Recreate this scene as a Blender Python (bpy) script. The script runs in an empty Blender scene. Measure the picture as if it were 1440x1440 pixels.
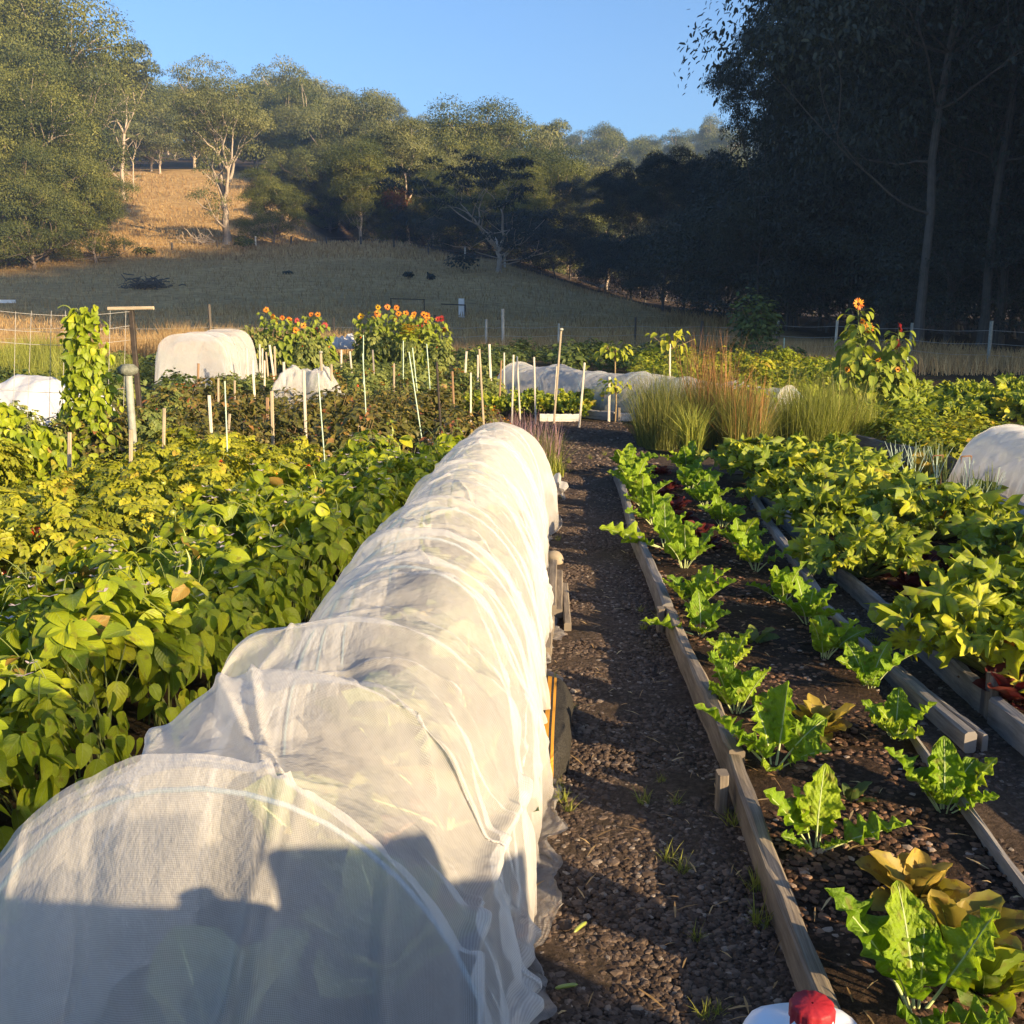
import bpy, math, random
import numpy as np
C = bpy.context.scene.collection
rs = np.random.RandomState(7)
random.seed(7)
PI = math.pi
EYE = 1.6
PITCH = math.atan(290 / 1440)
CA, SA = math.cos(PITCH), math.sin(PITCH)

def ray(px, py):
    u = (px - 720) / 1440; v = (py - 720) / 1440
    return u, CA - v * SA, -SA - v * CA
def G(px, py, h=0.0):                      # ground point seen at a place in the photograph
    a, b, c = ray(px, py); t = (h - EYE) / c
    return (a * t, b * t)
def PT(px, py, Y):                         # point at distance Y seen at a place in the photograph
    a, b, c = ray(px, py); t = Y / b
    return np.array((a * t, Y, EYE + c * t))
def lerp(a, b, t): return a + (b - a) * t
def sstep(a, b, x):
    t = np.clip((x - a) / (b - a), 0, 1); return t * t * (3 - 2 * t)
def vnoise(x, y, seed=0):
    x = np.asarray(x, float); y = np.asarray(y, float)
    xi = np.floor(x).astype(np.int64); yi = np.floor(y).astype(np.int64)
    xf = x - xi; yf = y - yi
    def h(a, b):
        n = (a * 374761393 + b * 668265263 + seed * 974634721) & 0x7fffffff
        n = ((n ^ (n >> 13)) * 1274126177) & 0x7fffffff
        return ((n ^ (n >> 16)) & 0xffff) / 65535.0
    u = xf * xf * (3 - 2 * xf); v = yf * yf * (3 - 2 * yf)
    return (h(xi, yi) * (1 - u) + h(xi + 1, yi) * u) * (1 - v) + (h(xi, yi + 1) * (1 - u) + h(xi + 1, yi + 1) * u) * v
def fbm(x, y, seed=0, o=3):
    s = 0; a = .5; f = 1
    for k in range(o):
        s = s + a * (vnoise(np.asarray(x) * f, np.asarray(y) * f, seed + k) * 2 - 1); a *= .5; f *= 2.03
    return s

# ---------------------------------------------------------------- mesh builder
class MB:
    def __init__(s): s.V = []; s.F = []; s.n = 0; s.R = []; s.U = []
    def add(s, V, F, mat=0, rnd=.5, uv=None):
        V = np.asarray(V, float).reshape(-1, 3); k = len(V)
        F = np.asarray(F, int)
        s.V.append(V); s.F.append((F + s.n, mat)); s.n += k
        s.R.append(np.broadcast_to(np.asarray(rnd, float), (k,)) if np.ndim(rnd) < 1 else np.asarray(rnd, float))
        s.U.append(np.zeros((k, 2)) if uv is None else np.asarray(uv, float))
    def inst(s, T, M, P, rnd, mat=0):
        V, F, uv = T
        k = len(P); n = len(V)
        W = np.einsum('kij,nj->kni', M, V) + np.asarray(P)[:, None, :]
        FF = (F[None] + (np.arange(k) * n)[:, None, None]).reshape(-1, F.shape[1])
        s.add(W.reshape(-1, 3), FF, mat, np.repeat(rnd, n), np.tile(uv, (k, 1)))
    def tube(s, pts, rad, sides=6, mat=0, rnd=.5, cap=True):
        pts = np.asarray(pts, float); n = len(pts)
        rad = np.broadcast_to(np.asarray(rad, float), (n,))
        d = np.gradient(pts, axis=0); d /= np.linalg.norm(d, axis=1)[:, None] + 1e-9
        ref = np.array((0, 0, 1.)) if abs(d[:, 2]).mean() < .8 else np.array((1., 0, 0))
        a = np.cross(d, ref); a /= np.linalg.norm(a, axis=1)[:, None] + 1e-9
        b = np.cross(d, a)
        th = np.arange(sides) * 2 * PI / sides
        V = pts[:, None] + rad[:, None, None] * (np.cos(th)[None, :, None] * a[:, None] + np.sin(th)[None, :, None] * b[:, None])
        i = np.arange(n - 1)[:, None] * sides; j = np.arange(sides)[None]; jn = (j + 1) % sides
        F = np.stack([i + j, i + jn, i + sides + jn, i + sides + j], -1).reshape(-1, 4)
        uv = np.stack(np.broadcast_arrays(th[None] / (2 * PI), np.linspace(0, 1, n)[:, None]), -1).reshape(-1, 2)
        s.add(V.reshape(-1, 3), F, mat, rnd, uv)
        if cap:
            for e in (0, n - 1):
                ring = V[e]; c = pts[e]
                T = [(0, 1 + q, 1 + (q + 1) % sides) for q in range(sides)]
                s.add(np.vstack([c[None], ring]), T, mat, rnd)
    def grid(s, P, mat=0, rnd=.5, uv=None, flip=False):
        P = np.asarray(P, float); a, b = P.shape[:2]
        i = np.arange(a - 1)[:, None] * b; j = np.arange(b - 1)[None]
        F = np.stack([i + j, i + j + 1, i + b + j + 1, i + b + j], -1).reshape(-1, 4)
        if flip: F = F[:, ::-1]
        if uv is None:
            uv = np.stack(np.meshgrid(np.linspace(0, 1, b), np.linspace(0, 1, a)), -1).reshape(-1, 2)
        s.add(P.reshape(-1, 3), F, mat, rnd, uv)
    def box(s, p, q, w, h, mat=0, rnd=.5, seg=1, jit=0.0, bev=.006):
        """a sawn length of timber from p to q (centre line), w wide, h high, with softened edges"""
        p = np.asarray(p, float); q = np.asarray(q, float)
        d = (q - p); L = np.linalg.norm(d); d /= L
        ref = np.array((0, 0, 1.)) if abs(d[2]) < .9 else np.array((0, 1., 0))
        sd = np.cross(d, ref); sd /= np.linalg.norm(sd); up = np.cross(sd, d)
        w2, h2 = w / 2, h / 2; b = min(bev, w2 * .4, h2 * .4)
        prof = np.array([(-w2 + b, -h2), (w2 - b, -h2), (w2, -h2 + b), (w2, h2 - b), (w2 - b, h2), (-w2 + b, h2), (-w2, h2 - b), (-w2, -h2 + b)])
        ts = np.linspace(0, 1, seg + 1); V = []
        for t in ts:
            off = prof * (1 + jit * rs.uniform(-1, 1, prof.shape))
            c = p + d * L * t
            V.append(c + off[:, :1] * sd + off[:, 1:] * up)
        V = np.array(V); n = seg + 1
        i = np.arange(n - 1)[:, None] * 8; j = np.arange(8)[None]; jn = (j + 1) % 8
        F = np.stack([i + j, i + jn, i + 8 + jn, i + 8 + j], -1).reshape(-1, 4)
        uv = np.stack(np.broadcast_arrays(np.arange(8)[None] / 8, ts[:, None] * L), -1).reshape(-1, 2)
        s.add(V.reshape(-1, 3), F, mat, rnd, uv)
        for e in (0, n - 1):
            s.add(V[e], [[0, 1, 2, 3], [0, 3, 4, 7], [4, 5, 6, 7]], mat, rnd)
    def lathe(s, prof, sides=20, mat=0, rnd=.5, c=(0, 0, 0), lob=None):
        prof = np.asarray(prof, float); th = np.arange(sides) * 2 * PI / sides
        k = np.ones(sides) if lob is None else lob(th)
        V = np.stack([prof[:, :1] * np.cos(th) * k, prof[:, :1] * np.sin(th) * k, np.broadcast_to(prof[:, 1:], (len(prof), sides))], -1) + np.asarray(c)
        n = len(prof); i = np.arange(n - 1)[:, None] * sides; j = np.arange(sides)[None]; jn = (j + 1) % sides
        F = np.stack([i + j, i + jn, i + sides + jn, i + sides + j], -1).reshape(-1, 4)
        s.add(V.reshape(-1, 3), F, mat, rnd)
    def mesh(s, name, mats, smooth=True):
        me = bpy.data.meshes.new(name)
        V = np.vstack(s.V); me.vertices.add(len(V)); me.vertices.foreach_set('co', V.astype(np.float32).ravel())
        li = []; tot = []; mi = []
        for F, m in s.F:
            li.append(F.ravel()); tot.append(np.full(len(F), F.shape[1])); mi.append(np.full(len(F), m))
        li = np.concatenate(li); tot = np.concatenate(tot); mi = np.concatenate(mi)
        me.loops.add(len(li)); me.loops.foreach_set('vertex_index', li.astype(np.int32))
        me.polygons.add(len(tot))
        st = np.concatenate([[0], np.cumsum(tot)[:-1]])
        me.polygons.foreach_set('loop_start', st.astype(np.int32)); me.polygons.foreach_set('loop_total', tot.astype(np.int32))
        me.polygons.foreach_set('material_index', mi.astype(np.int32))
        me.polygons.foreach_set('use_smooth', np.full(len(tot), smooth))
        uvl = me.uv_layers.new(name='UVMap'); U = np.vstack(s.U)[li]
        uvl.data.foreach_set('uv', U.astype(np.float32).ravel())
        at = me.attributes.new('rnd', 'FLOAT', 'POINT'); at.data.foreach_set('value', np.concatenate(s.R).astype(np.float32))
        for m in (mats if isinstance(mats, (list, tuple)) else [mats]): me.materials.append(m)
        me.update(calc_edges=True); me.validate()
        return me
    def build(s, name, mats, parent=None, smooth=True):
        return link(name, s.mesh(name, mats, smooth), parent)

def link(name, me, parent=None):
    o = bpy.data.objects.new(name, me); C.objects.link(o)
    if parent is not None: o.parent = parent
    return o
def tag(o, label=None, cat=None, group=None, kind=None):
    if label: o['label'] = label
    if cat: o['category'] = cat
    if group: o['group'] = group
    if kind: o['kind'] = kind
    return o
def thing(name, label, cat, loc=(0, 0, 0), rz=0, sc=1, group=None):
    o = bpy.data.objects.new(name, None); C.objects.link(o); o.empty_display_size = .1
    o.location = tuple(float(q) for q in loc); o.rotation_euler = (0, 0, rz)
    o.scale = (sc, sc, sc) if np.ndim(sc) == 0 else tuple(sc)
    return tag(o, label, cat, group)
def dup(root, loc, rz=0, sc=1, label=None, group=None, tilt=(0, 0)):
    r = root.copy(); C.objects.link(r)
    r.location = tuple(float(q) for q in loc); r.rotation_euler = (tilt[0], tilt[1], rz)
    r.scale = (sc, sc, sc) if np.ndim(sc) == 0 else tuple(sc)
    if label: r['label'] = label
    if group: r['group'] = group
    for ch in list(root.children):
        c = ch.copy(); C.objects.link(c); c.parent = r
        for g in list(ch.children):
            d = g.copy(); C.objects.link(d); d.parent = c
    return r
class Kind:
    """a kind of thing: the first place() moves the prototype itself, later ones copy it"""
    def __init__(s, root): s.root = root; s.used = False
    def place(s, loc, rz=0, sc=1, label=None, group=None, tilt=(0, 0)):
        if s.used: return dup(s.root, loc, rz, sc, label, group, tilt)
        s.used = True; r = s.root
        r.location = tuple(float(q) for q in loc); r.rotation_euler = (tilt[0], tilt[1], rz)
        r.scale = (sc, sc, sc) if np.ndim(sc) == 0 else tuple(sc)
        if label: r['label'] = label
        if group: r['group'] = group
        return r
ORD = ['nearest', 'second', 'third', 'fourth', 'fifth', 'sixth', 'seventh', 'eighth', 'ninth', 'tenth', 'eleventh', 'twelfth', 'thirteenth', 'fourteenth', 'fifteenth', 'sixteenth', 'seventeenth', 'eighteenth', 'nineteenth', 'twentieth']

# ---------------------------------------------------------------- materials
def newmat(name):
    m = bpy.data.materials.new(name); m.use_nodes = True
    nt = m.node_tree; nt.nodes.clear()
    return m, nt
class NT:
    def __init__(s, nt): s.t = nt
    def n(s, typ, **kw):
        x = s.t.nodes.new(typ)
        for k, v in kw.items(): setattr(x, k, v)
        return x
    def l(s, a, b): s.t.links.new(a, b)
    def set(s, sock, v):
        if hasattr(v, 'links'): s.l(v, sock)
        else: sock.default_value = v
    def math(s, op, a, b=0.0, c=0.0, clamp=False):
        x = s.n('ShaderNodeMath', operation=op, use_clamp=clamp)
        for q, v in zip(x.inputs, (a, b, c)): s.set(q, v)
        return x.outputs[0]
    def mixc(s, f, a, b, mode='MIX'):
        x = s.n('ShaderNodeMix', data_type='RGBA', blend_type=mode)
        s.set(x.inputs[0], f); s.set(x.inputs[6], a); s.set(x.inputs[7], b)
        return x.outputs[2]
    def noise(s, scale, detail=4, rough=.55, vec=None, w=None):
        x = s.n('ShaderNodeTexNoise'); x.inputs['Scale'].default_value = scale; x.inputs['Detail'].default_value = detail; x.inputs['Roughness'].default_value = rough
        if vec is not None: s.l(vec, x.inputs['Vector'])
        return x.outputs['Fac']
    def ramp(s, f, stops):
        x = s.n('ShaderNodeValToRGB'); e = x.color_ramp.elements
        while len(e) < len(stops): e.new(.5)
        for q, (p, c) in zip(e, stops): q.position = p; q.color = c if len(c) == 4 else (*c, 1)
        s.set(x.inputs[0], f); return x.outputs[0]
    def attr(s, name): 
        return s.n('ShaderNodeAttribute', attribute_name=name).outputs['Fac']
    def geo(s): return s.n('ShaderNodeNewGeometry').outputs['Position']
    def objco(s): return s.n('ShaderNodeTexCoord').outputs['Object']
    def bump(s, h, st=.3, d=.01):
        x = s.n('ShaderNodeBump'); x.inputs['Strength'].default_value = st; x.inputs['Distance'].default_value = d
        s.l(h, x.inputs['Height']); return x.outputs[0]
    def out(s, sh):
        o = s.n('ShaderNodeOutputMaterial'); s.l(sh, o.inputs[0])
    def bsdf(s, col, rough=.6, normal=None, spec=.3):
        p = s.n('ShaderNodeBsdfPrincipled'); s.set(p.inputs['Base Color'], col); s.set(p.inputs['Roughness'], rough)
        p.inputs['Specular IOR Level'].default_value = spec
        if normal is not None: s.l(normal, p.inputs['Normal'])
        return p.outputs[0]
def c4(c): return (*c, 1)

def leafmat(name, stops, trans=.3, rough=.5, veins=0, mottle=None, spec=.25, tcol=(1.25, 1.3, .6)):
    """leaf colour runs over a ramp with the leaf's own random number; light passes through; optional veins from the leaf's uv"""
    m, nt = newmat(name); N = NT(nt)
    r = N.attr('rnd'); oi = N.n('ShaderNodeObjectInfo').outputs['Random']
    f = N.math('ADD', r, N.math('MULTIPLY', N.math('SUBTRACT', oi, .5), .22), clamp=True)
    col = N.ramp(f, stops); nrm = None
    if veins:
        uv = N.n('ShaderNodeUVMap').outputs[0]; sp = N.n('ShaderNodeSeparateXYZ'); N.l(uv, sp.inputs[0])
        au = N.math('ABSOLUTE', N.math('SUBTRACT', sp.outputs[0], .5))
        mid = N.math('LESS_THAN', au, .022 if veins < 8 else .035)
        fr = N.math('FRACT', N.math('SUBTRACT', N.math('MULTIPLY', sp.outputs[1], veins), N.math('MULTIPLY', au, veins * .9)))
        sv = N.math('LESS_THAN', fr, .11)
        v = N.math('MAXIMUM', mid, N.math('MULTIPLY', sv, .55))
        col = N.mixc(N.math('MULTIPLY', v, .45), col, c4((.30, .38, .12)))
        puck = N.math('ABSOLUTE', N.math('SUBTRACT', fr, .55))
        hb = N.math('SUBTRACT', 1.0, puck)
        if veins > 8: hb = N.math('ADD', hb, N.math('MULTIPLY', N.noise(75, 3, .6, N.objco()), 2.2))
        nrm = N.bump(hb, .35 if veins < 9 else .8, .004)
    if mottle:
        nz = N.noise(22, 5, .6, N.objco())
        col = N.mixc(N.math('MULTIPLY', N.math('GREATER_THAN', nz, .58), .45), col, c4(mottle))
    sp_ = N.noise(34, 2, .4, N.objco()); bl = N.noise(9, 3, .6, N.objco())
    col = N.mixc(N.math('MULTIPLY', N.math('MULTIPLY', N.math('SUBTRACT', sp_, .60, clamp=True), 9.0, clamp=True), .55), col, c4((.16, .11, .04)) if name != 'red_lettuce_leaf' else c4((.05, .02, .02)))
    col = N.mixc(.5, col, N.ramp(bl, [(.3, (.72, .8, .8)), (.7, (1.22, 1.12, 1.0))]), 'MULTIPLY')
    nz2 = N.noise(60, 3, .5, N.objco())
    col = N.mixc(.25, col, N.ramp(nz2, [(.3, (.55, .55, .55)), (.75, (1.35, 1.35, 1.35))]), 'MULTIPLY')
    b = N.bsdf(col, rough, nrm, spec)
    t = N.n('ShaderNodeBsdfTranslucent'); tc = N.mixc(1.0, col, c4(tcol), 'MULTIPLY'); N.l(tc, t.inputs[0])
    mx = N.n('ShaderNodeMixShader'); mx.inputs[0].default_value = trans; N.l(b, mx.inputs[1]); N.l(t.outputs[0], mx.inputs[2])
    N.out(mx.outputs[0]); return m

def plain(name, a, b=None, scale=8, rough=.6, bump=0, spec=.3, bs=40):
    m, nt = newmat(name); N = NT(nt); co = N.objco()
    col = c4(a) if b is None else N.ramp(N.noise(scale, 5, .6, co), [(.3, a), (.7, b)])
    nrm = N.bump(N.noise(bs, 6, .65, co), bump, .01) if bump else None
    N.out(N.bsdf(col, rough, nrm, spec)); return m

def woodmat(name, a, b, c):
    m, nt = newmat(name); N = NT(nt); co = N.objco()
    uv = N.n('ShaderNodeUVMap').outputs[0]
    mp = N.n('ShaderNodeMapping'); mp.inputs['Scale'].default_value = (26, 3, 1); N.l(uv, mp.inputs[0])
    g = N.noise(1, 7, .7, mp.outputs[0]); big = N.noise(5, 4, .6, co)
    col = N.ramp(g, [(.3, a), (.5, b), (.72, c)])
    col = N.mixc(.55, col, N.ramp(big, [(.3, (.55, .55, .58)), (.7, (1.25, 1.2, 1.1))]), 'MULTIPLY')
    oi = N.n('ShaderNodeObjectInfo').outputs['Random']
    col = N.mixc(.5, col, N.ramp(oi, [(0, (.7, .7, .72)), (1, (1.2, 1.15, 1.05))]), 'MULTIPLY')
    N.out(N.bsdf(col, .8, N.bump(g, .5, .004), .15)); return m

M = {}
# foliage
M['bean'] = leafmat('bean_leaf', [(0, (.12, .18, .014)), (.5, (.27, .34, .018)), (.86, (.42, .44, .022)), (.95, (.33, .29, .04)), (1, (.34, .22, .06))], .34, .42, 7)
M['tomato'] = leafmat('tomato_leaf', [(0, (.09, .13, .018)), (.5, (.28, .30, .025)), (.9, (.44, .42, .03)), (1, (.42, .30, .05))], .3)
M['dark'] = leafmat('dark_bush_leaf', [(0, (.05, .06, .018)), (.5, (.11, .11, .025)), (.8, (.20, .16, .035)), (.93, (.26, .15, .05)), (1, (.30, .11, .05))], .24)
M['grey'] = leafmat('grey_green_leaf', [(0, (.10, .14, .04)), (.5, (.21, .25, .065)), (1, (.36, .37, .09))], .28)
M['weed'] = leafmat('weed_leaf', [(0, (.05, .085, .025)), (.5, (.095, .135, .035)), (1, (.18, .21, .05))], .3)
M['sunny'] = leafmat('bright_leaf', [(0, (.13, .18, .02)), (.5, (.25, .30, .022)), (1, (.36, .36, .035))], .32)
M['chard'] = leafmat('chard_leaf', [(0, (.13, .24, .016)), (.5, (.22, .35, .02)), (1, (.34, .43, .028))], .38, .5, 9, spec=.2)
M['zuc'] = leafmat('zucchini_leaf', [(0, (.10, .17, .03)), (.5, (.27, .33, .026)), (.9, (.46, .47, .03)), (1, (.40, .34, .04))], .32, .55, 0, (.26, .30, .13))
M['lettuce'] = leafmat('speckled_lettuce_leaf', [(0, (.17, .17, .03)), (.5, (.28, .22, .04)), (1, (.42, .30, .06))], .3, .45, 0, (.13, .05, .03))
M['redlet'] = leafmat('red_lettuce_leaf', [(0, (.04, .008, .01)), (.6, (.09, .016, .016)), (1, (.17, .045, .03))], .2, .5, tcol=(1.4, .6, .6))
M['cabbage'] = leafmat('cabbage_leaf', [(0, (.10, .15, .08)), (.6, (.20, .24, .10)), (.85, (.32, .30, .12)), (1, (.40, .22, .20))], .3, .5, 8)
M['sunfl'] = leafmat('sunflower_leaf', [(0, (.11, .15, .018)), (.6, (.22, .28, .025)), (1, (.37, .38, .035))], .32, .55, 6)
M['petal_o'] = leafmat('orange_petal', [(0, (.5, .09, .01)), (.5, (.7, .22, .01)), (1, (.75, .38, .02))], .3, tcol=(1.2, 1, .6))
M['petal_r'] = leafmat('red_petal', [(0, (.30, .02, .02)), (1, (.55, .05, .05))], .3, tcol=(1.2, .8, .8))
M['petal_y'] = leafmat('yellow_petal', [(0, (.6, .33, .01)), (1, (.8, .5, .02))], .3, tcol=(1.1, 1, .5))
M['petal_w'] = leafmat('white_petal', [(0, (.6, .55, .5)), (1, (.75, .6, .65))], .3, tcol=(1, 1, 1))
M['petal_p'] = leafmat('lavender_petal', [(0, (.20, .13, .16)), (.6, (.28, .17, .16)), (1, (.28, .18, .30))], .2, tcol=(1, 1, 1))
M['disc'] = plain('flower_disc', (.03, .012, .006), (.09, .035, .01), 60, .9, .6)
M['stem'] = plain('green_stem', (.10, .14, .035), (.16, .19, .05), 10, .5)
M['rib'] = plain('pale_rib', (.34, .42, .17), (.48, .52, .27), 12, .45, spec=.3)
M['drystem'] = plain('dry_stem', (.20, .14, .07), (.30, .22, .11), 12, .8)
M['redfruit'] = plain('red_fruit', (.45, .035, .012), (.55, .10, .015), 9, .25, spec=.5)
M['greenfruit'] = plain('green_fruit', (.22, .27, .05), (.30, .34, .07), 9, .3, spec=.5)
M['yellowfruit'] = plain('yellow_fruit', (.62, .30, .015), (.7, .40, .02), 9, .35, spec=.5)
M['grassy'] = leafmat('tall_grass_blade', [(0, (.08, .10, .035)), (.5, (.19, .21, .055)), (.85, (.34, .31, .08)), (1, (.45, .31, .11))], .3)
M['rustgrass'] = leafmat('rust_grass_blade', [(0, (.17, .12, .05)), (.5, (.36, .18, .075)), (1, (.52, .24, .09))], .3, tcol=(1.2, 1, .8))
M['greengrass'] = leafmat('green_grass_blade', [(0, (.11, .15, .03)), (1, (.38, .39, .075))], .3)
M['dry'] = leafmat('dry_grass_blade', [(0, (.24, .15, .065)), (.5, (.44, .295, .135)), (1, (.60, .46, .24))], .25, tcol=(1.1, 1, .8))
M['gumA'] = leafmat('gum_leaf', [(0, (.05, .072, .022)), (.5, (.125, .14, .034)), (1, (.25, .245, .055))], .22, .5)
M['gumB'] = leafmat('pale_gum_leaf', [(0, (.075, .092, .038)), (.5, (.145, .16, .058)), (1, (.25, .245, .09))], .22, .5)
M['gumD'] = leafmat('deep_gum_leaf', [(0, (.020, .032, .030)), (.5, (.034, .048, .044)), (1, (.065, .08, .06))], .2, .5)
M['gumR'] = leafmat('dead_gum_leaf', [(0, (.22, .08, .03)), (1, (.38, .16, .06))], .2, .6, tcol=(1.1, 1, .9))
# timber and bark
M['bark'] = woodmat('gum_bark', (.12, .09, .07), (.24, .19, .15), (.38, .31, .25))
M['palebark'] = woodmat('pale_gum_bark', (.28, .23, .19), (.44, .37, .30), (.58, .50, .42))
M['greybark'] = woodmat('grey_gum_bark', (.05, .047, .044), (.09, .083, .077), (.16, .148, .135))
M['plank'] = woodmat('weathered_plank', (.10, .085, .07), (.22, .19, .155), (.34, .30, .25))
M['greyplank'] = woodmat('grey_plank', (.13, .125, .12), (.24, .23, .22), (.36, .34, .32))
M['stake'] = woodmat('pine_stake', (.26, .21, .14), (.40, .34, .25), (.52, .46, .36))
M['palestake'] = woodmat('bleached_stake', (.45, .41, .34), (.60, .56, .48), (.72, .67, .58))
M['rustwood'] = woodmat('brown_stake', (.20, .13, .07), (.31, .20, .12), (.40, .27, .17))
M['whiteboard'] = woodmat('whitewashed_board', (.40, .38, .35), (.62, .60, .56), (.74, .72, .68))
M['cane'] = plain('green_cane', (.32, .46, .34), (.52, .62, .50), 30, .45)
M['wad'] = plain('net_wad_cloth', (.10, .11, .085), (.20, .21, .17), 40, .9, .8)
M['steel'] = plain('dark_steel_post', (.025, .022, .02), (.06, .045, .035), 20, .6)
M['galv'] = plain('galvanised_pipe', (.20, .21, .18), (.32, .33, .29), 20, .5)
M['wire'] = plain('fence_wire', (.35, .34, .32), (.45, .44, .42), 20, .45)
M['rust'] = plain('rusty_rod', (.14, .07, .04), (.24, .13, .07), 30, .8, .3)
M['greenboard'] = plain('green_board', (.012, .05, .045), (.02, .07, .06), 10, .45)
M['whiteplastic'] = plain('white_plastic', (.66, .72, .82), (.70, .76, .85), 5, .35, spec=.5)
M['redplastic'] = plain('red_cap_plastic', (.28, .012, .02), (.38, .025, .035), 60, .55, .2, spec=.3)
M['whitepaint'] = plain('white_paint', (.72, .72, .72), (.8, .8, .8), 5, .5)
M['hoop'] = plain('blue_hoop_pipe', (.22, .32, .38), (.28, .38, .44), 5, .5)
M['stone'] = plain('river_stone', (.10, .085, .075), (.20, .175, .155), 3, .75, .3)

def soilmat(name, a, b, c, sc=1.0, bump=1.0):
    m, nt = newmat(name); N = NT(nt); p = N.geo()
    n1 = N.noise(7 * sc, 8, .7, p); n2 = N.noise(45 * sc, 6, .7, p); n3 = N.noise(1.1, 4, .6, p)
    col = N.ramp(n2, [(.3, a), (.55, b), (.72, c)])
    col = N.mixc(.7, col, N.ramp(n1, [(.3, (.5, .5, .5)), (.7, (1.3, 1.25, 1.2))]), 'MULTIPLY')
    col = N.mixc(.5, col, N.ramp(n3, [(.35, (.65, .7, .6)), (.65, (1.25, 1.2, 1.15))]), 'MULTIPLY')
    N.out(N.bsdf(col, .9, N.bump(N.math('ADD', n1, N.math('MULTIPLY', n2, .5)), bump, .03), .1)); return m
M['soil'] = soilmat('bed_soil', (.022, .015, .011), (.05, .034, .024), (.10, .066, .044))
M['gravel'] = soilmat('gravel_path', (.045, .034, .026), (.09, .068, .054), (.15, .115, .095), 1.2)
M['chip'] = plain('bark_chip', (.10, .055, .032), (.22, .12, .07), 4, .85)

def netmat(name, cover=.7, fine=520, tint=(.82, .81, .795), band=.10):
    """woven insect netting: a share of the light passes straight through the holes, the threads scatter and transmit the rest"""
    m, nt = newmat(name); N = NT(nt)
    uv = N.n('ShaderNodeUVMap').outputs[0]; sp = N.n('ShaderNodeSeparateXYZ'); N.l(uv, sp.inputs[0])
    w = N.math('SINE', N.math('MULTIPLY', sp.outputs[0], fine))
    w2 = N.math('SINE', N.math('MULTIPLY', sp.outputs[1], fine * .8))
    nz = N.noise(5, 4, .6, N.objco()); nz3 = N.noise(26, 4, .6, N.objco())
    lw = N.n('ShaderNodeLayerWeight'); lw.inputs[0].default_value = .35
    cov = N.math('ADD', cover, N.math('MULTIPLY', lw.outputs['Facing'], .20))
    cov = N.math('ADD', cov, N.math('MULTIPLY', N.math('ADD', w, w2), band * .5))
    cov = N.math('ADD', cov, N.math('MULTIPLY', N.math('SUBTRACT', nz, .5), .18), clamp=True)
    col = N.ramp(nz3, [(.3, tuple(q * .93 for q in tint)), (.7, tint)])
    so_ = N.n('ShaderNodeSeparateXYZ'); N.l(N.objco(), so_.inputs[0]); dirt = N.math('MULTIPLY', N.math('DIVIDE', N.math('SUBTRACT', .17, so_.outputs[2], clamp=True), .17), N.math('MULTIPLY', N.noise(14, 5, .7, N.objco()), 1.1), clamp=True)
    col = N.mixc(dirt, col, c4((.17, .125, .085)))
    mp = N.n('ShaderNodeMapping'); mp.inputs['Scale'].default_value = (34, 26, 1); mp.inputs['Rotation'].default_value = (0, 0, .5); N.l(uv, mp.inputs[0])
    cr = N.noise(1, 6, .62, mp.outputs[0]); bm = N.bump(N.math('ADD', cr, N.math('MULTIPLY', N.noise(60, 4, .6, N.objco()), .4)), .75, .008)
    d = N.n('ShaderNodeBsdfDiffuse'); N.l(col, d.inputs[0]); N.l(bm, d.inputs['Normal'])
    t = N.n('ShaderNodeBsdfTranslucent'); N.l(col, t.inputs[0])
    mx = N.n('ShaderNodeMixShader'); mx.inputs[0].default_value = .38; N.l(d.outputs[0], mx.inputs[1]); N.l(t.outputs[0], mx.inputs[2])
    tr = N.n('ShaderNodeBsdfTransparent')
    m2 = N.n('ShaderNodeMixShader'); N.l(cov, m2.inputs[0]); N.l(tr.outputs[0], m2.inputs[1]); N.l(mx.outputs[0], m2.inputs[2])
    N.out(m2.outputs[0]); return m
M['net'] = netmat('insect_netting', .415, 2600)
M['fleece'] = netmat('white_fleece', .86, 2600, (.82, .83, .85), .04)
M['netR'] = netmat('fine_netting', .58, 2600, (.85, .85, .85), .04)

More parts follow.
